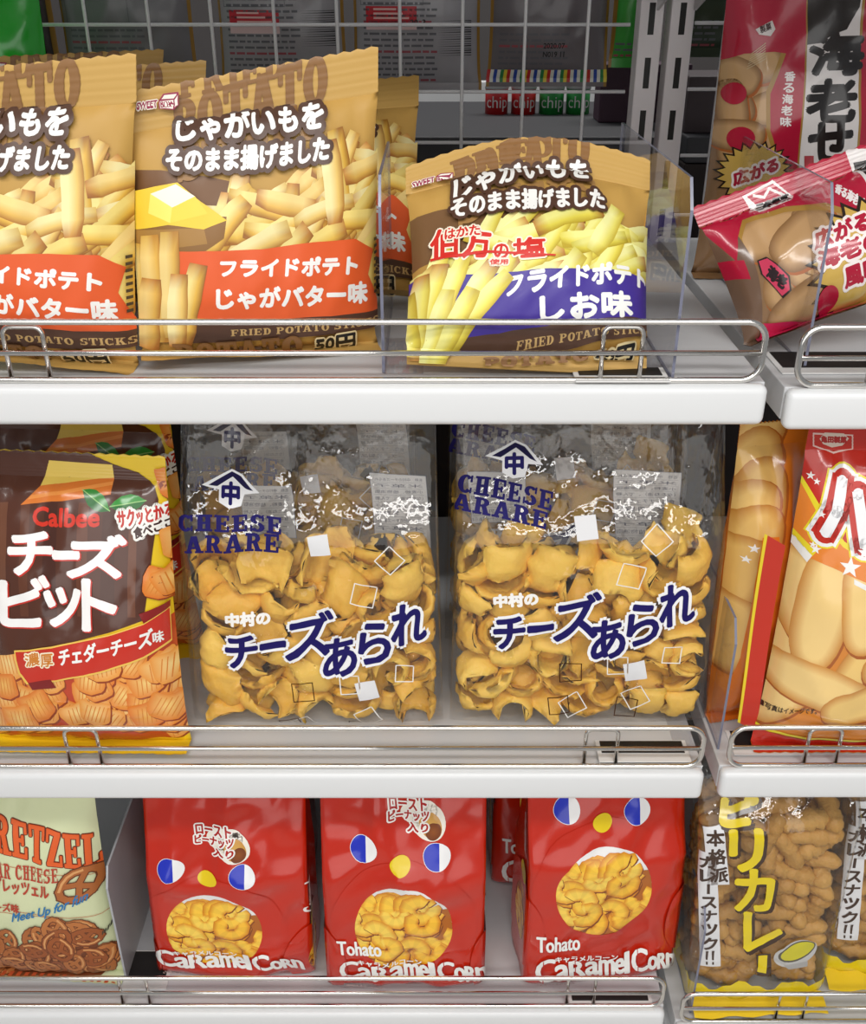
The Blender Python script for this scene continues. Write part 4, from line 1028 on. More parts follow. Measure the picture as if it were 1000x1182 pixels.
# ------------------------------------------------------------------ clear bags of yellow puffs (middle shelf)
NAVY = (34, 28, 96); LBL = (226, 226, 228)
def qplane(b, px, py, y):
    o, d = b.local_ray(px, py); w_ = o+d*((y-o.y)/d.y); return ((w_.x+b.W/2)*100, w_.z*100)
def puff_print(b, dx, dy, words, logo, dn=0):
    a = Art(b.q); W, H = b.W*100, b.H*100
    def sq(x, y, s, an, col, fill):
        c = b.q(x+dx, y+dy); k = b.W*100/291; pts = [(c[0]+s*k*.5*math.cos(R(an+45+90*i))*1.3, c[1]+s*k*.5*math.sin(R(an+45+90*i))*1.3) for i in range(4)]
        a.poly(pts, col) if fill else a.stroke(pts, .10, col, True)
    for x, y, s, an, col, f in ((368, 631, 25, 8, LBL, 1), (424, 796, 26, 12, LBL, 1), (450, 647, 26, 45, (236, 234, 230), 0), (420, 687, 28, -14, (236, 234, 230), 0), (467, 778, 22, -4, (236, 234, 230), 0), (404, 790, 24, 4, (236, 234, 230), 0), (425, 828, 26, 30, (236, 234, 230), 0), (350, 799, 26, 4, (70, 40, 20), 0), (336, 836, 24, 8, (70, 40, 20), 0), (414, 840, 25, -6, (70, 40, 20), 0), (352, 836, 26, 30, (236, 234, 230), 0)): sq(x, y, s, an, col, f)
    a.up()
    lx, ly = logo
    a.pp([(lx-34, ly-10), (lx+1, ly-28), (lx+14, ly-22), (lx+33, ly), (lx+16, ly), (lx+12, ly+14), (lx-2, ly+16), (lx-14, ly+10), (lx-14, ly-4)], (240, 240, 242)); a.up()
    a.pp([(lx-26, ly-10), (lx+1, ly-25), (lx+12, ly-20), (lx+26, ly-3), (lx+18, ly-6), (lx+2, ly-19), (lx-16, ly-8)], (30, 26, 70)); a.up()
    a.text('中', (lx-10, ly+11), (lx+10, ly+11), (lx-10, ly-12), NAVY, ((.1, (240, 240, 242)),), .1)
    for (body, p0, p1, p2, sag) in words: a.slab(body, p0, p1, p2, NAVY, (), .03, sag)
    def D(x, y): return (x+dx, y+dy)
    a.text('中村の', D(262, 722), D(312, 719), D(261, 708), (246, 244, 240), (), .09)
    items = (('チ', 262, 296, 769, 734, -2), ('ー', 301, 329, 750, 744, -3), ('ズ', 331, 384, 762, 711, -7), ('あ', 374, 411, 783, 740, -6), ('ら', 415, 450, 767, 721, -7), ('れ', 453, 491, 745, 700, -8))
    l0 = a.l
    for rad, bold, col in ((.30, .13, (244, 244, 246)), (0, .13, NAVY)):
        for ch, x0, x1, y0, y1, rs in items: a.text(ch, D(x0, y0), D(x1, y0+rs), D(x0, y1), col, (), bold+rad)
        a.up(); a.up()
    return a
def back_sheet(b):
    N = -np.ones_like(b.K)*np.array([0, 1.0, 0]); N[..., 1] = -1; n = b.K.shape[1]
    return dict(U=np.linspace(0, b.W*100, n), V=b.sheet['V'], P=b.K, N=N)
def back_labels(b, quads):
    a = Art(b.q); rnd = random.Random(4)
    for (x0, y0, x1, y1) in quads:
        p = [qplane(b, x, y, .016) for x, y in ((x0, y0), (x1, y0+3), (x1+6, y1), (x0+8, y1))]; a.poly(p, (204, 204, 204)); a.up()
        n = int((y1-y0)/9)
        for r_ in range(n):
            y = y0+7+r_*9; txt = ('名称　中村のチーズあられ', '米菓子', '小麦粉、植物油脂', '（なたね油）、でん粉', '食塩、ナチュラルチ', 'ーズ、乳製品')[r_ % 6]
            A, B, Cc = qplane(b, x1-4, y+5, .016), qplane(b, x0+6, y+5, .016), qplane(b, x1-4, y, .016)
            a.text(txt, A, B, Cc, (96, 96, 112), px=False)
            a.stroke([qplane(b, x0+4, y+7, .016), qplane(b, x1-3, y+7, .016)], .03, (130, 130, 140))
        a.up(); a.stroke([p[0], p[1], p[2], p[3]], .05, (120, 120, 130), True)
    return a
SIM = {'a': [2,-900,-144,90,-13,12,153,7,-357,195,102,-2,-272,0,6,365,-199,99,14,292,5,3,990,121,139,-8,302,-158,0,-966,239,178,61,-160,97,0,-266,239,312,155,-274,0,5,-77,-178,115,-7,-7,51,0,908,-239,124,-156,1,2,4,-916,-253,371,44,-180,75,6,-602,-148,123,-241,-7,156,7,362,194,107,-11,9,314,3,736,228,97,-159,4,-43,5,-690,209,123,20,-273,-144,6,-31,-264,422,62,-205,113,6,43,142,161,-23,312,-62,3,685,-54,97,-159,4,262,5,-907,13,319,-60,-16,-311,0,-388,-236,209,-137,81,10,2,494,176,284,9,-6,294,5,898,214,357,30,45,295,5,-592,227,353,-48,-309,-32,5,-250,-35,316,62,-228,25,2,298,-160,295,-33,306,-125,4,919,-144,359,-29,-33,50,7,-609,-156,382,295,-7,-53,2,-583,163,547,-38,-7,300,2,147,36,409,-61,-2,31,7,609,-80,364,190,-11,-225,3,-932,245,493,-9,9,276,6,-185,166,519,45,10,150,2,187,263,445,96,-25,-295,7,607,265,494,164,33,-7,5,-967,229,804,17,93,-295,3,20,-48,612,123,-6,289,4,453,151,664,-35,85,-264,0,966,-245,638,-4,145,-2,0,-902,-18,575,-233,-68,-45,6,-643,-153,613,-232,2,146,7,315,-192,582,-3,63,-190,2,957,116,626,74,268,98,5,-713,214,756,-24,-32,19,5,-387,239,724,9,-242,-164,3,-76,228,681,167,-43,-243,3,705,-273,553,-6,-82,-309,5,-954,-240,745,126,27,-82,7,-302,-226,655,246,-55,-44,1,98,-204,769,10,-27,127,1,795,248,786,-192,3,-48,3,-505,-56,795,-210,28,-19,1,-217,10,819,-208,73,-189,0,210,184,767,-163,-97,36,0,690,-43,659,-9,293,23,7,-849,-128,938,275,27,11,6,-174,237,1065,-60,-306,-12,7,453,-263,826,-165,-237,6,4,559,173,946,33,55,-122,1,-887,213,1046,5,33,-10,3,-539,240,996,-90,69,-60,7,62,56,936,-204,37,-202,3,949,-126,876,160,-24,-145,1,-499,-270,939,-156,-248,4,4,-44,-283,1011,-206,-172,66,4,294,-99,975,264,34,145,1,963,-161,1128,84,261,94,1,-734,-43,1097,10,-47,-264,5,-440,-14,1015,234,94,-51,5,287,210,1112,-42,178,-41,2,903,189,1074,-15,280,30,4,-740,-242,1232,93,36,-13,5,-154,-18,1137,41,-61,93,3,549,-265,1158,7,-223,7,3,674,-175,906,-44,-18,249,4,-675,200,1216,-284,-2,-26,5,-351,-232,1186,206,59,-40,0,137,-121,1174,259,49,51,4,767,68,1185,38,51,-231,1,-980,175,1363,-154,62,140,7,-394,152,1289,-248,-3,117,7,34,142,1275,-283,21,163,4,955,203,1444,-132,87,-99,5,-736,59,1361,-47,17,269,4,-162,-176,1362,35,-304,-46,1,473,2,1191,-78,-74,-218,2,816,-235,1365,32,-195,159,0,-911,-239,1463,-153,-44,7,2,-695,239,1510,10,-96,-192,4,260,228,1432,-237,16,9,2,680,204,1383,-27,265,31,1,-908,-49,1633,93,-5,-292,6,-541,-160,1432,-278,10,16,7,48,-127,1554,-161,41,72,1,852,-53,1448,-110,88,62,3,-402,208,1574,95,-42,-233,3,-177,192,1445,245,-45,-136,4,282,-252,1356,117,-113,64,2,127,97,1617,-167,-36,-1,6,-421,-266,1637,-165,25,6,0,-233,-75,1564,295,24,-18,2,472,-70,1472,57,-296,-17,5,549,173,1541,11,311,117], 'b': [0,-997,214,124,11,280,155,4,-272,-107,90,-4,-5,-203,6,667,-226,138,9,-239,163,5,969,-230,128,4,-254,164,0,-608,-246,131,1,-2,-313,2,-709,156,118,-300,-16,143,2,-26,182,90,-13,12,39,7,690,186,120,-285,33,-136,5,-996,50,379,40,-43,-96,6,-334,216,191,-46,-38,15,7,69,-165,99,-9,-297,26,7,1003,158,146,224,-11,164,3,-763,229,331,-172,22,-68,4,-487,-3,281,-52,-27,256,6,334,242,197,-98,-247,-83,1,876,247,449,-120,37,-33,1,-942,-159,151,-314,8,50,1,65,112,281,312,-15,-36,0,386,-32,210,-55,-258,-116,2,719,25,279,-14,-21,116,0,-475,-220,393,82,224,61,2,-206,222,449,-70,311,30,3,249,-273,297,312,7,-4,1,641,-207,458,92,64,303,0,-530,215,514,-16,-29,-140,7,-153,-149,323,-1,-266,-33,0,555,182,429,199,-67,-134,6,989,-121,381,267,-27,138,4,-757,-175,382,-249,6,-191,2,62,172,515,-254,-27,107,7,325,-94,476,-289,-3,155,3,989,-271,647,3,-147,0,5,-963,-209,528,-28,22,-304,0,-288,-244,623,-1,-291,1,1,13,-145,519,-8,231,155,7,1025,195,983,16,-164,-7,3,-953,273,556,-5,269,0,0,-275,56,597,-292,-21,143,7,443,197,652,-9,287,14,4,919,-2,601,-24,-275,-148,6,-604,-227,669,96,274,28,0,-228,239,884,155,94,-4,1,407,-175,668,291,-3,-150,3,728,-201,712,-202,-34,-143,7,-815,-15,613,259,43,63,1,80,-269,713,-162,-44,4,1,60,99,718,289,20,-95,7,947,-147,884,-8,59,144,7,-461,96,797,-168,-5,-187,7,-232,-139,838,21,10,140,4,291,134,854,-273,-6,168,1,793,174,777,271,4,137,1,-694,182,771,259,-29,138,0,-438,-212,1010,202,-27,-104,5,-16,233,1017,184,62,-213,6,485,149,947,-58,10,-178,2,-1025,-167,932,-176,-24,156,2,-483,205,1069,-48,305,-34,2,22,-142,939,279,-29,-136,6,1002,-189,1596,-157,28,-218,1,-973,178,816,54,23,-179,6,-99,173,1302,-167,58,-125,5,209,178,1120,-141,-12,-220,1,478,-212,863,296,-2,-10,3,-776,-248,939,30,52,-280,3,-674,-224,1172,151,10,43,2,85,-169,1117,27,16,134,2,737,157,1001,-300,-24,146,0,-983,220,1067,-294,54,36,7,-734,195,1188,-33,-302,-9,7,471,227,1223,-63,246,118,6,982,192,1479,-27,211,9,0,-785,-4,970,-136,287,27,0,-242,-67,1093,-260,-18,-102,6,429,-213,1080,33,249,-134,2,900,-188,1097,284,-12,3,5,-983,-183,1226,-44,-289,131,6,-361,226,1336,-270,73,-122,2,249,-70,1272,193,43,-13,7,849,184,1195,-13,-267,-168,6,-1016,231,1447,-6,143,261,5,-58,-221,1353,-217,15,19,7,198,234,1412,-49,242,114,3,587,-108,1202,-165,72,107,2,-728,136,1386,-57,-296,-40,6,-411,-152,1269,13,-314,-139,5,-207,-76,1505,-12,183,-80,4,645,176,1391,-20,-243,-103,7,-728,-196,1369,308,-24,1,2,-350,-264,1558,158,-112,-34,2,364,59,1490,88,20,-25,6,938,-171,1289,31,280,18,4,-964,-133,1517,-228,-57,-153,7,-668,-244,1655,-169,4,-260,6,324,-243,1473,-73,-23,-310,0,660,-245,1456,-311,52,-1,2,-780,44,1634,94,-268,-72,5,-396,53,1515,-154,-54,97,6,351,-112,1673,287,26,-26,5,775,22,1481,-275,-12,12,7,-577,185,1641,-36,-224,202,7,61,-42,1607,161,73,134,2,924,163,1755,296,-67,104,1,756,-90,1705,200,6,211], 'c': [1,-429,234,63,-125,-309,-1,4,-30,77,94,-39,-1,182,1,-456,-155,104,-256,1,-52,3,644,12,65,87,2,158,4,-425,64,98,29,9,-8,4,335,-182,90,92,310,-34,4,-457,211,266,-100,313,21,3,338,-278,292,38,-51,-2,2,-53,-237,191,-142,-93,-3,3,547,57,243,-5,311,109,4,-289,-153,234,133,-268,64,0,622,-97,306,-147,46,-162,2,-603,-116,272,7,5,167,1,156,68,141,168,-42,-173,3,-30,61,255,130,-20,-205,3,418,-278,537,36,-29,-2,0,-574,-68,442,-96,-18,-186,2,358,125,111,-198,-17,-195,0,-307,53,271,65,-291,49,1,73,-163,546,-167,111,169,2,-205,-225,450,47,-8,305,3,243,275,323,52,-40,311,0,-565,226,586,196,115,30,1,403,-29,373,180,-43,-65,2,-160,121,427,-48,-2,-192,4,181,72,518,-288,27,-124,2,-544,-232,655,-68,93,-18,0,467,243,453,150,-283,-1,3,-52,33,608,-152,1,146,2,538,9,579,-1,33,87,0,-626,-8,736,-19,-201,164,2,-96,-120,762,-94,20,176,0,-374,87,476,217,-24,-178,1,435,-241,711,-165,288,-8,2,-262,-64,617,-79,-11,-171,4,375,107,666,106,6,-218,4,-421,74,677,-204,8,150,2,617,116,751,-163,-2,153,0,-172,232,723,-195,209,-9,4,199,232,780,-202,-28,7,1,-280,-49,777,164,0,163,2,62,2,785,-120,68,-93,2,-438,-127,866,103,41,-155,4,481,93,870,-137,39,-186,0,-26,89,1082,-84,28,-143,0,237,-90,843,261,-5,-190,2,-159,-69,937,291,8,160,0,102,-240,1058,-134,-294,0,1,-648,76,981,-18,264,-157,0,629,94,1029,25,-251,-154,1,-434,-236,1005,186,-26,-1,0,155,83,977,240,3,156,3,-324,278,897,35,49,312,2,598,-221,1042,29,184,-83,2,-347,140,1072,-39,42,-307,4,372,-88,980,205,35,-133,0,-626,-243,1953,-198,154,-34,0,623,163,1375,162,-107,167,2,-183,-136,1177,-63,-53,-143,4,86,-156,1321,-21,60,240,1,-451,250,1157,-181,267,0,2,465,-124,1145,-174,1,-209,4,-503,-143,1175,91,29,68,0,194,-94,1182,214,-22,-122,3,-341,-139,1311,143,15,58,1,218,268,1130,298,56,0,0,-12,105,1291,-7,5,289,0,363,-96,1302,228,41,168,0,-456,84,1242,-13,-44,4,4,327,226,1286,-166,-271,-9,3,-17,30,1425,232,22,-180,3,559,-50,1338,67,-11,197,1,-480,256,1386,-208,241,-4,4,300,93,1454,116,30,-196,3,-221,-33,1455,180,-14,-154,4,-19,234,1664,13,55,-313,1,-596,-169,1425,-85,-210,174,4,462,89,1578,73,42,-177,4,-512,6,1440,164,51,245,3,-41,-72,1605,276,50,-122,3,-288,-33,1627,168,0,155,4,614,238,1889,50,148,-29,0,-617,85,1776,134,-22,-155,0,126,84,1555,225,2,-175,0,-603,83,1585,2,302,-167,2,607,-135,1565,47,52,-163,2,-2,-177,1832,-159,-97,118,0,276,-238,1575,242,40,4,3,-451,-27,1707,-122,-3,153,3,455,-144,1653,135,29,259,3,139,112,1898,-6,249,84,3,244,62,1703,17,20,110,2,-616,189,2030,-139,122,161,2,514,-172,1894,-302,-6,51,4,-430,-76,1850,-74,-2,180,4,462,15,1809,-1,-304,31,2,-131,214,1860,-5,-87,-28,1,426,157,1908,223,-42,-59,2,-181,-104,1825,60,18,-189,0,195,-229,1883,-68,103,8,3,-268,-41,1933,114,28,168,0,266,-17,2000,-10,5,-22,2,-518,-70,2024,-53,42,250,3,-49,181,2098,-110,313,-27,0,-59,-243,2101,158,-120,13,4,454,-230,2072,95,-311,0,4,-52,1,2157,-167,-102,87,1,-50,139,2429,169,4,50,0,-398,111,2070,-7,49,194,2,531,3,2170,261,15,79,2,-491,222,2265,-25,48,2,0,222,-12,2196,150,-26,-260,3,-419,-201,2202,171,16,-22,3,250,224,2173,-115,-264,-3,3,-416,31,2258,-147,298,14,1,449,238,2285,-161,-269,7,2,314,-234,2268,-109,298,-4,4,616,-83,2329,-31,-278,-158,1,-50,-108,2322,190,-42,-13,3,-294,205,2347,-143,-283,16]}
PM = [puff_mesh(k) for k in range(8)]; SM = [stick_mesh(k) for k in range(5)]
for m_ in PM: m_.materials.append(M['puff'])
for m_ in SM: m_.materials.append(M['stick'])
def fill(b, key, meshes, name, label, cat, group, dz=.004, sx=1, zmax=9, stuff=None, dy=0):
    v = SIM[key]; lo = []
    for i in range(0, len(v), 7):
        k, x, y, z, a1, a2, a3 = v[i:i+7]
        if z*1e-4 > zmax: continue
        mt = b.M @ Matrix.Translation((x*1e-4*sx, y*(.9e-4 if stuff else .97e-4)+dy, z*1e-4*(1.06 if stuff else 1)+dz)) @ Euler((a1/100, a2/100, a3/100)).to_matrix().to_4x4()
        if stuff is None:
            o = obj(name, meshes[k], None); o.matrix_world = mt; tag(o, label, cat, group)
        else:
            o0 = len(stuff[0]); stuff[0].extend([tuple(mt @ q.co) for q in meshes[k].vertices]); stuff[1].extend([tuple(o0+j for j in p.vertices) for p in meshes[k].polygons])
puffW = dict(kind='gusset', dep=.104, H=.318, seal_t=.012, crk=.0024, crs=16, pleat=.004, kk=.86, tfill=.62, wave=.004, tooth=.0, rib=.0002, nx=34, ny=44)
q1 = Bag((224, 851), (512, 851), (370, 500), ZM, lean=4, seed=61, topw=.93, **puffW)
q2 = Bag((519, 851), (815, 851), (670, 500), ZM, lean=4, seed=62, topw=.95, **puffW)
art1 = puff_print(q1, 0, 0, (('CHEESE', (206, 612), (326, 617), (206, 594), .1), ('ARARE', (214, 638), (323, 637), (214, 620), .1)), (266, 571))
art2 = puff_print(q2, 309, -22, (('CHEESE', (528, 566), (637, 589), (531, 546), .15), ('ARARE', (522, 586), (631, 611), (525, 568), .15)), (594, 536))
def clear_bag(b, art, quads, label):
    r_ = b.make('clear_puff_bag', M['film'], M['film'], art, M['ink_matte'], body='film', extra=())
    bl_ = obj('back_label', print_mesh('back_label', back_labels(b, quads), back_sheet(b), M['ink_matte'], lift=.0005), None, r_)
    return tag(r_, label, 'snack bag')
c1 = clear_bag(q1, art1, [(264, 572, 330, 640), (428, 555, 498, 690)], 'clear bag of yellow cheese puffs beside the brown cheese chip bag')
c2 = clear_bag(q2, art2, [(535, 552, 606, 620), (714, 550, 796, 680)], 'clear bag of yellow cheese puffs at the right end of the middle shelf')
fill(q1, 'a', PM, 'cheese_puff', 'curled yellow cheese puff inside the clear bag beside the brown cheese chip bag', 'cheese puff', 'cheese puffs in the left clear bag', dy=-.0065)
fill(q2, 'b', PM, 'cheese_puff', 'curled yellow cheese puff inside the clear bag at the right end of the shelf', 'cheese puff', 'cheese puffs in the right clear bag', dy=-.0065)
st = ([], [])
for src, b, lab, bl, br, key in ((c1, q1, 'clear bag of yellow puffs in shadow behind the left clear bag', (232, 748), (488, 748), 'a'), (c2, q2, 'clear bag of yellow puffs in shadow behind the right clear bag', (512, 748), (776, 748), 'b')):
    c = place_copy(src, lab, bl, br, ZM, 1, depth=.05)
    class _b: pass
    bb = _b(); bb.M = c.matrix_world.copy(); fill(bb, key, PM, '', '', '', '', stuff=st)
me = bpy.data.meshes.new('cheese_puffs_behind'); me.from_pydata(st[0], [], st[1]); me.materials.append(M['puff'])
for p in me.polygons: p.use_smooth = True
tag(obj('cheese_puff_filling', me, None), 'yellow cheese puffs filling the two shaded clear bags behind', 'cheese puffs', kind='stuff')

# ------------------------------------------------------------------ curry stick bags (bottom shelf, right bay)
YEL, DKB = (232, 206, 20), (62, 38, 22)
def curry_art(b):
    a = Art(b.q); W, H = b.W*100, b.H*100; sd = 8
    n = 40; pts = [(-sd, 0)] + [(W+sd, 0)] + [(W+sd-(W+2*sd)*i/n, 3.0+.5*math.sin(i*.9)+.25*math.sin(i*2.3)) for i in range(n+1)]
    a.poly(pts, YEL); a.up()
    a.pp([(812, 955), (836, 955), (842, 1020), (817, 1021)], (226, 226, 228)); a.pp([(805, 981), (827, 984), (832, 1115), (808, 1114)], (226, 226, 228)); a.up()
    a.vtext('本格派', 826, 957, 1019, 20, DKB, (), .06, dx=6); a.vtext('カレースナック', 817, 986, 1096, 17, DKB, (), .06, dx=3)
    for x in (815, 822): a.pp([(x, 1097), (x+3, 1097), (x+2, 1107), (x, 1107)], DKB); a.pp([(x, 1109), (x+2, 1109), (x+2, 1112), (x, 1112)], DKB)
    a.up()
    k = b.W*100/150
    for ch, x, y, w_, h_ in (('ピ', 853, 936, 40, 40), ('リ', 861, 982, 34, 44), ('カ', 870, 1026, 42, 46), ('レ', 880, 1074, 40, 44), ):
        a.text(ch, (x-w_/2+2, y+h_/2+2), (x+w_/2+2, y+h_/2+2), (x-w_/2+2, y-h_/2+2), DKB, (), .34); a.text(ch, (x-w_/2, y+h_/2), (x+w_/2, y+h_/2), (x-w_/2, y-h_/2), YEL, (), .20)
    a.pp([(872, 1100), (890, 1100), (890, 1125), (874, 1125)], DKB); a.up(); a.pp([(875, 1102), (886, 1102), (884, 1122), (874, 1120)], YEL); a.up()
    # curry dish
    k = 1.0; c = b.q(918, 1099); a.ell(c, 2.3*k, 1.75*k, (190, 188, 186), .45); a.up(); a.ell((c[0]+.1, c[1]+.3), 2.0*k, 1.3*k, (90, 84, 70), .45); a.up(); a.ell((c[0]+.15, c[1]+.35), 1.8*k, 1.1*k, (206, 196, 40), .45); a.up()
    a.poly([(c[0]-1.1*k, c[1]-1.5*k), (c[0]+1.4*k, c[1]-1.2*k), (c[0]+1.5*k, c[1]-2.0*k), (c[0]-.5*k, c[1]-2.2*k)], (170, 168, 166)); a.up()
    a.stroke([b.q(895, 1106), b.q(905, 1110)], .35, (180, 178, 176)); a.up()
    return a
cuW = dict(kind='gusset', dep=.1, H=.318, seal_t=.012, crk=.0024, crs=18, pleat=.003, kk=.8, tfill=.78, tooth=0, rib=.0002)
ZR = ZL-.025
u1 = Bag((796, 1165), (950, 1161), (870, 905), ZR, lean=2, seed=71, topw=1.12, roll=-1.5, **cuW)
def curry_bag(b, label, art):
    r_ = b.make('curry_stick_bag', M['film'], M['film'], art, M['ink_gloss'], body='film')
    bm = bmesh.new(); w2 = b.W/2; n = 16
    rows = [[bm.verts.new(((2*i/n-1)*w2*.98, -b.dep/2*.8-.004-.011*j+.0015*math.sin(i*1.3+j), .003+.004*(2-j)*(1+.35*math.sin(i*1.9+j)))) for i in range(n+1)] for j in range(3)]
    for j in range(2):
        for i in range(n): bm.faces.new((rows[j][i], rows[j][i+1], rows[j+1][i+1], rows[j+1][i]))
    obj('bottom_flap', bm_mesh(bm, 'bottom_flap', True), M['yellow_film'], r_)
    return tag(r_, label, 'snack bag')
cart = curry_art(u1)
cb1 = curry_bag(u1, 'clear bag of brown curry sticks with yellow lettering beside the red bags', cart)
fill(u1, 'c', SM, 'curry_stick', 'brown knobbly curry stick inside the clear bag beside the red bags', 'snack stick', 'curry sticks in the nearer clear bag', sx=.97, zmax=.246, dz=.01)
cb2 = place_copy(cb1, 'clear bag of brown curry sticks, cut by the right edge of the photo', (956, 1128), (1090, 1128), ZR, 2, depth=.044)
_b2 = type('b', (), {})(); _b2.M = cb2.matrix_world.copy()
fill(_b2, 'c', SM, 'curry_stick', 'brown knobbly curry stick inside the clear bag cut by the right edge', 'snack stick', 'curry sticks in the farther clear bag', sx=.97, zmax=.246, dz=.01)

# ------------------------------------------------------------------ orange rice cracker bags (middle shelf, right bay)
M['orange_film'] = film_mat('orange_film', (226, 128, 38), .26, .4)
CRK = [((200, 132, 58), (242, 202, 122)), ((208, 142, 64), (246, 210, 138))]
CRS = [((186, 124, 54), (226, 182, 104)), ((192, 130, 60), (230, 188, 112))]
def cracker(a, c, L, w_, an, l, pal=CRK):
    ed, mi = pal[int(abs(c[0]*7)) % 2]; ca, sa = math.cos(an), math.sin(an); pts = []
    for i in range(26):
        t = 2*math.pi*i/26; x = L/2*abs(math.cos(t))**.7*math.copysign(1, math.cos(t)); y = w_/2*abs(math.sin(t))**.75*math.copysign(1, math.sin(t)); pts.append((x, y))
    def tr(p, k=1, o=(0, 0)): return (c[0]+(p[0]*k)*ca-p[1]*k*sa+o[0], c[1]+(p[0]*k)*sa+p[1]*k*ca+o[1])
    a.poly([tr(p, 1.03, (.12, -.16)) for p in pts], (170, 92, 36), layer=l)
    n = len(pts); o = [tr(p) for p in pts]; m = [tr((p[0]*.8, p[1]*.55)) for p in pts]; tri, col = [], []
    le, lm = lin(ed), lin(mi)
    for i in range(n): j = (i+1) % n; tri += [[o[i], o[j], m[j]], [o[i], m[j], m[i]], [m[i], m[j], c]]; col += [[le, le, lm], [le, lm, lm], [lm, lm, lm]]
    a.add(tri, col, l+.6); a.l = max(a.l, l+1)
def star(a, x, y, r):
    c = a.q(x, y); k = .075; pts = [(c[0]+(r if i % 2 == 0 else r*.4)*k*math.cos(R(90+36*i)), c[1]+(r if i % 2 == 0 else r*.4)*k*math.sin(R(90+36*i))) for i in range(10)]; a.poly(pts, (246, 244, 240))
def cracker_art(b):
    a = Art(b.q); W, H = b.W*100, b.H*100
    a.pp([(850, 640), (906, 612), (960, 665), (1120, 740), (1120, 900), (850, 832)], (218, 136, 54)); a.up()
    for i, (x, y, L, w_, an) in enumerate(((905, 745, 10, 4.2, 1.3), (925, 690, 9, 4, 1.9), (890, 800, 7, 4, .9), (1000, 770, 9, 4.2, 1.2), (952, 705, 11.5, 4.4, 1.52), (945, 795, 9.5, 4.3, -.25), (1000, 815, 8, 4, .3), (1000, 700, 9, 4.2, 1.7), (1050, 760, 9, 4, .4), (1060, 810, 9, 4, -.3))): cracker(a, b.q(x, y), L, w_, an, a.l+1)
    a.up()
    a.pp([(914, 536), (918, 536), (980, 622), (1010, 640), (1090, 690), (1090, 720), (1000, 672), (960, 655), (931, 640), (900, 606), (906, 540)], (232, 132, 42)); a.up()
    a.pp([(912, 528), (1120, 528), (1120, 700), (1000, 648), (974, 632), (948, 600)], (236, 216, 40)); a.up()
    a.pp([(840, 440), (1120, 440), (1120, 690), (1000, 640), (976, 626), (952, 592), (915, 528), (911, 495), (905, 440)], (196, 40, 24)); a.up()
    a.pp([(902, 611), (907, 606), (938, 640), (931, 647)], (240, 238, 234)); a.pp([(905, 606), (909, 602), (943, 636), (938, 641)], (236, 216, 40)); a.pp([(986, 668), (1090, 712), (1090, 720), (986, 674)], (240, 238, 234)); a.up()
    def capsule(p0, p1, r_, col): a.stroke([b.q(*p0), b.q(*p1)], r_, col); a.ell(b.q(*p0), r_/2, r_/2, col, n=18); a.ell(b.q(*p1), r_/2, r_/2, col, n=18)
    segs = (((972, 556), (966, 590)), ((966, 590), (954, 613)), ((990, 570), (999, 628)))
    for r_, col in ((2.9, (236, 216, 40)), (2.6, (242, 240, 238)), (2.0, (196, 40, 24)), (.95, (240, 240, 242))):
        for p0, p1 in segs: capsule(p0, p1, r_, col)
        a.up()
    for x, y, r_ in ((936, 548, 5), (943, 555, 4), (949, 593, 4), (938, 627, 4), (942, 633, 6), (982, 655, 12), (998, 638, 8)): star(a, x, y, r_)
    hx = [(939, 500), (984, 502), (984, 518), (962, 523), (939, 514)]; a.stroke([b.q(*p) for p in hx], .12, (236, 200, 190), True); a.up()
    a.pp([(946, 506), (952, 499), (974, 500), (980, 506), (972, 514), (960, 516), (950, 512)], (226, 206, 190)); a.up(); a.text('亀田製菓', (948, 510), (977, 511), (948, 503), (176, 30, 24), (), .04)
    a.text('■写真はイメージです。', (877, 813), (943, 824), (878, 806), (50, 34, 24), (), .01)
    a.pp([(840, 829), (868, 832), (1120, 842), (1120, 845), (868, 835), (840, 832)], (236, 216, 40)); a.pp([(840, 833), (868, 836), (1120, 846), (1120, 890), (840, 890)], (200, 44, 26)); a.up()
    return a
h1 = Bag((869, 868), (1085, 868), (960, 500), ZM+.001, lean=4, dep=.085, H=.312, seed=81, seal_b=.014, seal_t=.02, crk=.0016, pleat=.003, topw=.9)
tag(h1.make('rice_cracker_bag', M['orange_film'], M['orange_film'], cracker_art(h1), M['ink_gloss']), 'orange and red rice cracker bag standing at the right edge of the photo', 'snack bag')
def side_art(b):
    a = Art(b.q); W, H = b.W*100, b.H*100
    for i, (x, y, L, w_, an) in enumerate(((868, 520, 9, 4.4, 1.2), (850, 545, 9, 4.5, .9), (880, 585, 8, 4, 1.5), (845, 600, 9, 4.4, 1.1), (868, 640, 9, 4.4, 1.35), (835, 660, 9, 4.2, 1.2), (830, 720, 8, 4, 1.5))): cracker(a, b.q(x, y), L, w_, an, a.l+1, CRS)
    a.pp([(810, 480), (848, 480), (838, 520), (826, 555), (810, 570)], (206, 84, 36)); a.up()
    a.pp([(852, 660), (880, 620), (900, 620), (880, 850), (810, 850), (838, 740)], (224, 120, 34)); a.up()
    for x, y, r_ in ((843, 527, 5), (841, 535, 4), (855, 618, 6), (848, 632, 5)): star(a, x, y, r_)
    return a
h2 = Bag((818, 834), (884, 824), (850, 480), ZM+.001, lean=2, dep=.07, H=.3, seed=83, seal_b=.012, seal_t=.02, crk=.002, pleat=.003, topw=1.1)
hb = h2.make('rice_cracker_bag', M['orange_film'], M['orange_film'], side_art(h2), M['ink_gloss']); tag(hb, 'orange rice cracker bag with ribbed red fin, squeezed beside the clear puff bag', 'snack bag')
Yf = h2.loc.y-.043
cs = [ony(x, y, Yf) for x, y in ((883, 616), (907, 630), (872, 842), (851, 832))]
bm = bmesh.new(); n, m = 14, 44; g = []
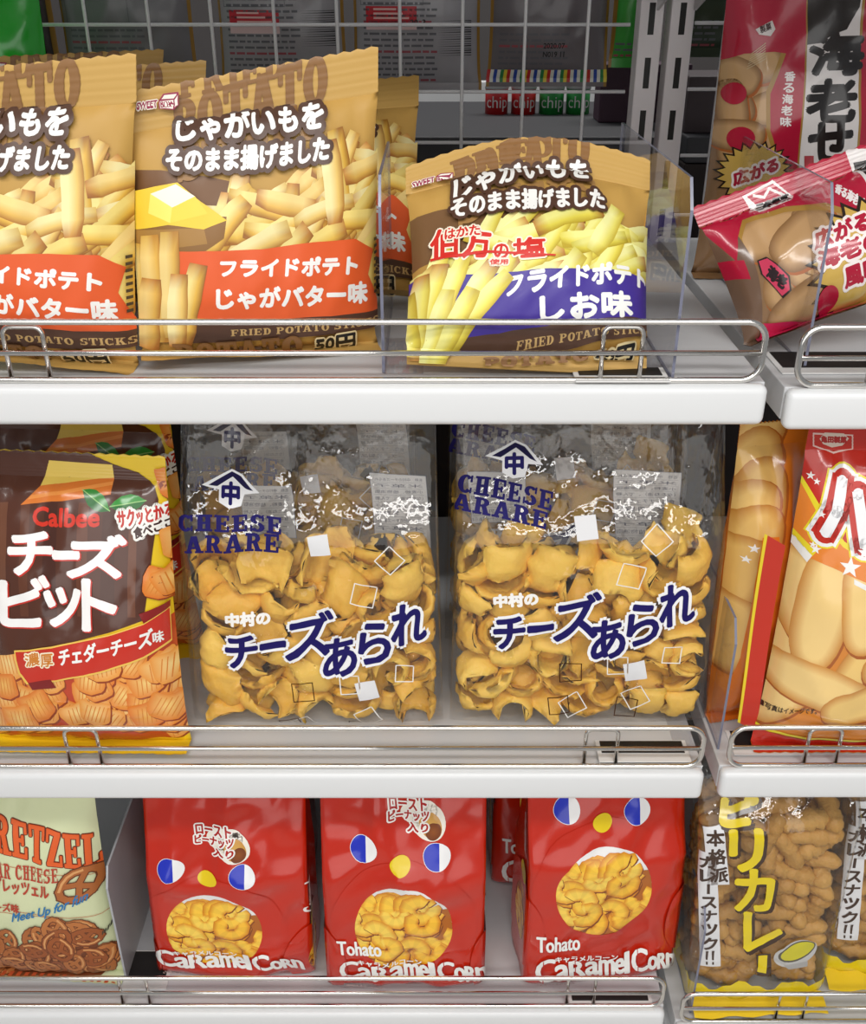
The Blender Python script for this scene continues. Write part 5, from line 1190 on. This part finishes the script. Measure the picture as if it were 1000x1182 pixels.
for j in range(m+1):
    row = []
    for i in range(n+1):
        u, v = i/n, j/m; p = (cs[0]*(1-u)+cs[1]*u)*(1-v)+(cs[3]*(1-u)+cs[2]*u)*v; p = p+Vector((0, .0011*math.sin(u*2*math.pi*7)+.002*math.sin(v*5), 0)); row.append(bm.verts.new(h2.Mi @ p))
    g.append(row)
for j in range(m):
    for i in range(n): f = bm.faces.new((g[j][i], g[j+1][i], g[j+1][i+1], g[j][i+1])); f.material_index = 1 if i < 2 else 0
obj('side_fin', bm_mesh(bm, 'side_fin', True), [film_mat('red_fin', (196, 46, 28), .3, .3, .1), film_mat('yellow_fin', (232, 206, 40), .3, .3, .1)], hb)

# ------------------------------------------------------------------ shrimp cracker bags (top shelf, right bay)
M['tan_film'] = film_mat('tan_film', (140, 106, 72), .2, .6, .6)
PK, GLD = (176, 22, 54), (166, 126, 56)
CRK_SHADE = [((130, 92, 54), (190, 150, 104)), ((140, 100, 58), (200, 160, 112))]  # cracker inks darkened: the shade over this shelf is put into the colour
def badge(a, x, y, r_, lines, an=-.2):
    c = a.q(x, y); k = .077; n = 22
    for s_, col in ((1.1, (40, 26, 16)), (1.0, (206, 170, 84))):
        pts = []
        for i in range(2*n):
            rr = r_*k*s_*(1 if i % 2 == 0 else .80); t = math.pi*i/n; pts.append((c[0]+rr*1.25*math.cos(t), c[1]+rr*math.sin(t)))
        a.poly(pts, col); a.up()
    for body, p0, p1, p2 in lines: a.text(body, p0, p1, p2, PK, ((.2, (246, 236, 232)),), .08)
def shrimp_back(b):
    a = Art(b.q); W, H = b.W*100, b.H*100; rnd = random.Random(9)
    for k in range(14): cracker(a, b.q(rnd.uniform(845, 895), rnd.uniform(40, 240)), rnd.uniform(3.5, 5), rnd.uniform(2.5, 3.2), rnd.uniform(0, 3), 1+k % 5, CRK_SHADE)
    a.up()
    a.pp([(895, 0), (903, 60), (884, 105), (884, 150), (897, 195), (1060, 195), (1060, -60), (895, -60)], GLD); a.up()
    a.pp([(800, 30), (815, 44), (830, 70), (860, 62), (895, 60), (908, 62), (889, 108), (889, 150), (903, 195), (1060, 195), (1060, -60), (800, -60)], PK); a.up()
    a.pp([(930, -60), (998, -60), (993, 60), (994, 140), (990, 195), (921, 196), (924, 140), (931, 60)], (160, 124, 56)); a.up()
    a.pp([(932, -60), (995, -60), (990, 60), (991, 140), (987, 194), (923, 195), (926, 140), (933, 60)], (224, 218, 216)); a.up()
    a.pp([(931, -60), (997, -60), (992, 8), (978, 34), (962, 40), (948, 50), (933, 52)], (30, 24, 22)); a.up()
    for ch, x, y, s_ in (('海', 966, 64, 58), ('老', 959, 118, 56), ('せ', 958, 166, 46)): a.text(ch, (x-s_/2, y+22), (x+s_/2, y+20), (x-s_/2, y-24), (26, 20, 20), (), .2)
    a.vtext('香る海老味', 912, 82, 147, 12, (240, 232, 230), (), .03, dx=-6)
    a.pp([(929, 180), (940, 180), (940, 194), (929, 194)], (170, 50, 60)); a.up()
    a.pp([(872, 34), (892, 24), (896, 34), (890, 42), (876, 40)], (216, 208, 204)); a.up(); a.text('製菓', (878, 39), (891, 34), (877, 31), (60, 30, 30), (), .02)
    c = b.q(849, 108); a.ell(c, 1.0, .9, PK); c = b.q(856, 160); a.ell(c, 1.2, 1.0, PK); a.up()
    for k in range(7): a.stroke([(b.q(868, 62+k*3)[0]-.2*k*.3, b.q(868, 62+k*3)[1]), b.q(884, 50+k*3)], .05, (210, 190, 150))
    badge(a, 872, 200, 34, (('広がる', (848, 214), (899, 196), (846, 199)),))
    return a
s1 = Bag((800, 322), (1024, 322), (940, 60), ZT-.004, lean=0, dep=.075, H=.31, seed=41, seal_b=.014, seal_t=.02, crk=.003, crs=14, pleat=.004, topw=1.0)
tag(s1.make('shrimp_cracker_bag', M['tan_film'], M['tan_film'], shrimp_back(s1), M['ink_gloss']), 'pink shrimp cracker bag standing upright behind the tilted one, black calligraphy on white', 'snack bag')
def shrimp_front(b):
    a = Art(b.q); W, H = b.W*100, b.H*100; rnd = random.Random(19)
    for k in range(16): cracker(a, b.q(rnd.uniform(880, 1010), rnd.uniform(260, 390)), rnd.uniform(4.5, 6), rnd.uniform(3, 4), rnd.uniform(0, 3), 1+k % 6, CRK_SHADE)
    a.up()
    a.pp([(780, 200), (1040, 160), (1040, 262), (1000, 252), (940, 243), (905, 246), (862, 258), (858, 275), (868, 318), (800, 330)], GLD); a.up()
    a.pp([(770, 240), (852, 270), (872, 300), (884, 420), (800, 420)], (112, 86, 68)); a.up(); a.pp([(780, 200), (1040, 160), (1040, 256), (1000, 246), (950, 236), (905, 240), (858, 254), (853, 275), (851, 302), (780, 236)], PK); a.up()
    a.pp([(803, 302), (860, 300), (868, 322), (803, 320)], PK); a.up()
    a.pp([(975, 172), (1010, 172), (1030, 232), (1000, 214), (984, 198)], (222, 216, 214)); a.up(); a.pp([(985, 188), (1005, 184), (1012, 206), (996, 204)], (30, 22, 22)); a.up()
    # maker's emblem
    o = [(857, 227), (892, 208), (917, 226), (913, 232), (876, 246), (870, 244)]; a.pp(o, (232, 226, 224)); a.up(); a.pp([(862, 227), (892, 212), (911, 226), (872, 236)], PK); a.up()
    a.stroke([b.q(870, 226), b.q(882, 228), b.q(888, 218), b.q(897, 222), b.q(907, 226)], .2, (232, 226, 224)); a.up()
    a.text('三幸製菓', (875, 244), (913, 231), (873, 236), (24, 18, 18), (), .05)
    a.text('香る海老味', (964, 222), (996, 242), (967, 212), (240, 230, 230), (), .04)
    a.pp([(876, 300), (886, 296), (912, 318), (914, 335), (905, 344), (880, 316)], (40, 26, 22)); a.up(); a.pp([(878, 301), (887, 298), (910, 319), (912, 334), (904, 341), (882, 316)], (206, 60, 92)); a.up(); a.text('海老', (886, 318), (905, 334), (890, 306), (40, 22, 26), (), .06)
    badge(a, 1012, 300, 54, (('広がる', (941, 290), (1004, 264), (938, 270)), ('海老の', (946, 312), (1016, 284), (943, 292)), ('風味', (976, 332), (1016, 316), (973, 310))))
    c = b.q(956, 345); a.ell(c, .9, .9, PK); a.up()
    a.pp([(880, 372), (1040, 362), (1040, 450), (880, 440)], (196, 40, 84)); a.up()
    return a
s2 = Bag((878, 408), (1080, 408), (915, 203), ZT-.004, lean=24, roll=-20, dep=.08, seed=43, seal_b=.014, seal_t=.016, crk=.003, crs=14, pleat=.005, topw=1.05, lift=.033, W=.18, shear=0)
tag(s2.make('shrimp_cracker_bag', M['tan_film'], M['tan_film'], shrimp_front(s2), M['ink_gloss']), 'pink shrimp cracker bag tilted sideways at the front, spiky gold badge on it', 'snack bag')

# ------------------------------------------------------------------ packs and goods behind the wire mesh
M['pack'] = film_mat('pack_back', (150, 150, 156), .35, .2); M['gold_edge'] = solid('gold_edge', (150, 116, 40), .4)
def pack_art(b, x0, x1, rows, red, bar, date, stripe, seed):
    a = Art(b.q); rnd = random.Random(seed); W, H = b.W*100, b.H*100
    a.poly([(0, 0), (.35, 0), (.35, H), (0, H)], (150, 112, 40)); a.poly([(W-.35, 0), (W, 0), (W, H), (W-.35, H)], (150, 112, 40)); a.up()
    for r_ in range(rows):
        y = 1.2+r_*.62; x = W*.08
        while x < W*.62:
            w_ = rnd.uniform(.3, 1.3); a.poly([(x, y), (min(x+w_, W*.66), y), (min(x+w_, W*.66), y+.24), (x, y+.24)], (92, 92, 98) if r_ % 5 else (150, 70, 80)); x += w_+.22
    a.stroke([(W*.06, H*.42), (W*.55, H*.42), (W*.55, H*.66), (W*.06, H*.66)], .06, (90, 90, 96), True)
    if red: a.poly([(W*.1, red), (W*.5, red), (W*.5, red+2.3), (W*.1, red+2.3)], (190, 28, 44)); a.up(); a.poly([(W*.1, red-.1), (W*.5, red-.1), (W*.5, red+.6), (W*.1, red+.6)], (220, 190, 190)); [a.poly([(W*.16, red+1.0+.45*k), (W*(.44-.05*k), red+1.0+.45*k), (W*(.44-.05*k), red+1.2+.45*k), (W*.16, red+1.2+.45*k)], (226, 180, 176)) for k in range(3)]
    if bar:
        for k in range(16): a.poly([(W*.66, bar+k*.24), (W*.93, bar+k*.24), (W*.93, bar+k*.24+rnd.choice((.08, .14))), (W*.66, bar+k*.24+.0)], (26, 26, 28))
    a.up()
    if date:
        for i, tx in enumerate(date): a.text(tx, (W*.45, date_y-i*.9), (W*.45+len(tx)*.36, date_y-i*.9), (W*.45, date_y-i*.9+.55), (24, 24, 26), (), .02, px=False)
    if stripe:
        cols = ((190, 40, 40), (220, 220, 210), (40, 70, 160), (220, 220, 210), (40, 130, 70), (220, 200, 60))
        for k in range(36): a.poly([(W*k/36, .5), (W*(k+1)/36, .5), (W*(k+1)/36, 1.9), (W*k/36, 1.9)], cols[k % 6])
    a.up(); return a
Yp = YB+.075; date_y = 9
for i, (x0, x1, yb, rows, red, bar, date, stripe, lab, col) in enumerate(((84, 236, 128, 14, None, None, None, 0, 'dim grey pack back behind the mesh, above the leftmost gold bags', (118, 116, 120)),
        (257, 404, 108, 15, 6.6, 5.2, None, 0, 'grey pack back with red label behind the mesh, above the front gold bag', (150, 148, 152)), (408, 556, 106, 15, 6.8, 4.0, ('20. 3',), 0, 'grey pack back with red label and barcode behind the mesh', (152, 150, 155)),
        (561, 700, 100, 8, None, None, ('2020.07', 'N019 11'), 1, 'dim pack with a coloured stripe and printed date behind the mesh', (104, 98, 102)),
        (702, 760, 78, 3, None, None, None, 0, 'green pack back behind the mesh beside the slotted posts', (50, 150, 50)),
        (776, 846, 66, 5, None, None, None, 0, 'dark green pack back behind the mesh right of the slotted posts', (44, 58, 40)),
        (20, 80, 128, 8, None, None, None, 0, 'dark pack back behind the mesh beside the green bag', (60, 50, 50)))):
    date_y = 7.2 if i == 2 else 4.2
    z = ony((x0+x1)/2, yb, Yp).z; A_, B_ = ony(x0, yb, Yp), ony(x1, yb, Yp)
    b = Bag((500, 400), (520, 400), (500, 300), ZT, lean=0, dep=.04, W=(B_-A_).x, H=.22, seed=200+i, seal_b=.01, seal_t=.012, nx=20, ny=20, fold=False, crk=.0015)
    b.loc = Vector(((A_.x+B_.x)/2, Yp, z)); b.M = Matrix.Translation(b.loc); b.Mi = b.M.inverted()
    r_ = b.make('hanging_pack', film_mat('pack_film', col, .35, .2), None, pack_art(b, x0, x1, rows, red, bar, date, stripe, i), M['ink'])
    tag(r_, lab, 'snack pack')
# green bag at the far left
g1 = Bag((-96, 284), (90, 284), (0, 0), ZT, lean=0, dep=.06, H=.29, seed=7, seal_b=.012, seal_t=.02, crk=.004, crs=12, pleat=.005)
tag(g1.make('green_snack_bag', film_mat('green_film', (30, 176, 44), .2, .5, .6)), 'glossy green bag in the upper left corner behind the gold bags', 'snack bag')
# far goods
def tin(px0, px1, pyt, pyb, Y, col, label):
    A_, B_ = ony(px0, pyb, Y), ony(px1, pyb, Y); r_ = (B_.x-A_.x)/2; cx = (A_.x+B_.x)/2; zt = ony(px0, pyt, Y).z; zb = TRAY_Z
    root = empty('crisp_tube', (cx, Y, zb)); tag(root, label, 'tube', 'paper tubes on the far tray')
    h_ = zt-zb; bm = bmesh.new(); bmesh.ops.create_cone(bm, cap_ends=True, segments=28, radius1=r_, radius2=r_, depth=h_); bmesh.ops.translate(bm, vec=(0, 0, h_/2), verts=bm.verts); obj('can', bm_mesh(bm, 'can', True), solid('tube_paper', col, .4), root)
    bm = bmesh.new(); bmesh.ops.create_cone(bm, cap_ends=True, segments=28, radius1=r_*1.05, radius2=r_*1.0, depth=.008); bmesh.ops.translate(bm, vec=(0, 0, h_+.004), verts=bm.verts); obj('lid', bm_mesh(bm, 'lid', True), M['white'], root)
    tri = glyphs('chip'); lo, hi = tri.reshape(-1, 2).min(0), tri.reshape(-1, 2).max(0); n = (tri-lo)/(hi-lo); zc = ony(px0, 124, Y).z; vs, fs = [], []
    for t in n:
        k = len(vs)
        for p in t: an = (p[0]-.5)*2.0; vs.append((1.01*r_*math.sin(an), -1.01*r_*math.cos(an), zc-zb-.004+p[1]*.02))
        fs.append((k, k+1, k+2))
    me = bpy.data.meshes.new('lettering'); me.from_pydata(vs, [], fs); obj('lettering', me, M['card'], root)
TRAY_Z = ony(600, 131, YB+.3).z
A_, B_ = ony(425, 131, YB+.25), ony(735, 131, YB+.25)
for x0, x1, lab in ((A_.x, B_.x, 'dark display tray behind the mesh under the paper tubes'), (B_.x+.03, 1.1, 'dark display tray behind the mesh of the right bay')):
    root = empty('display_tray', ((x0+x1)/2, YB+.2, 0)); tag(root, lab, 'tray'); w2 = (x1-x0)/2
    bm = bmesh.new(); box(bm, -w2, w2, -.13, .25, TRAY_Z-.03, TRAY_Z, .002); obj('tray_top', bm_mesh(bm, 'tray_top'), M['darkgrey'], root)
    bm = bmesh.new(); box(bm, -w2, w2, -.13, .25, 0, TRAY_Z-.031, .002); obj('tray_body', bm_mesh(bm, 'tray_body'), M['dark'], root)
for a_ in ((560, 586, 102, 130, YB+.3, (196, 30, 36), 'red paper tube farthest left on the tray behind the mesh'), (590, 618, 102, 130, YB+.3, (200, 34, 36), 'red paper tube beside the green ones behind the mesh'), (622, 650, 102, 130, YB+.3, (30, 140, 60), 'green paper tube beside the red ones behind the mesh'), (653, 680, 102, 130, YB+.3, (34, 150, 66), 'green paper tube farthest right on the tray behind the mesh')): tin(*a_)
x0, x1 = ony(790, 150, YB+.1).x, ony(850, 150, YB+.1).x; z1 = ony(800, 88, YB+.1).z
root = empty('carton', ((x0+x1)/2, YB+.13, TRAY_Z)); tag(root, 'dark grey carton behind the mesh beside the slotted posts', 'carton'); w2 = (x1-x0)/2
bm = bmesh.new(); box(bm, -w2, w2, -.03, .06, 0, z1-TRAY_Z, .002); obj('carton_body', bm_mesh(bm, 'carton_body'), solid('carton_grey', (72, 62, 66), .6), root)
xa, xb = ony(420, 110, YB+.62).x, ony(700, 110, YB+.62).x; root = empty('bright_strip_board', ((xa+xb)/2, YB+.62, 0)); tag(root, 'white board added for the bright strip far behind the mesh and the paper tubes', 'board')  # plain white board added to give the bright strip behind the tubes
bm = bmesh.new(); zz = ony(500, 94, YB+.62).z; box(bm, (xa-xb)/2, (xb-xa)/2, 0, .02, .05, zz, .002); obj('board_face', bm_mesh(bm, 'board_face'), M['white'], root)
bm = bmesh.new(); box(bm, (xa-xb)/2, (xb-xa)/2, -.1, .1, 0, .0495, .002); obj('board_foot', bm_mesh(bm, 'board_foot'), M['white'], root)
x0, x1 = ony(690, 150, YB+.2).x, ony(792, 150, YB+.2).x; z1b = ony(740, 74, YB+.2).z
rootb = empty('carton', ((x0+x1)/2, YB+.2, TRAY_Z)); tag(rootb, 'dark purple carton behind the mesh and the slotted posts', 'carton'); w3 = (x1-x0)/2
bm = bmesh.new(); box(bm, -w3, w3, 0, .05, 0, z1b-TRAY_Z, .002); obj('carton_body', bm_mesh(bm, 'carton_body'), solid('carton_purple', (70, 44, 62), .6), rootb)
tri = glyphs('ミツ矢'); lo, hi = tri.reshape(-1, 2).min(0), tri.reshape(-1, 2).max(0); n = (tri-lo)/(hi-lo); me = bpy.data.meshes.new('lettering'); vs = [((p[0]-.75)*.045+.0, -.0306, p[1]*.012+.02) for t in n for p in t]; me.from_pydata(vs, [], [(3*i, 3*i+1, 3*i+2) for i in range(len(n))]); obj('lettering', me, M['card'], root)
bpy.context.view_layer.update()
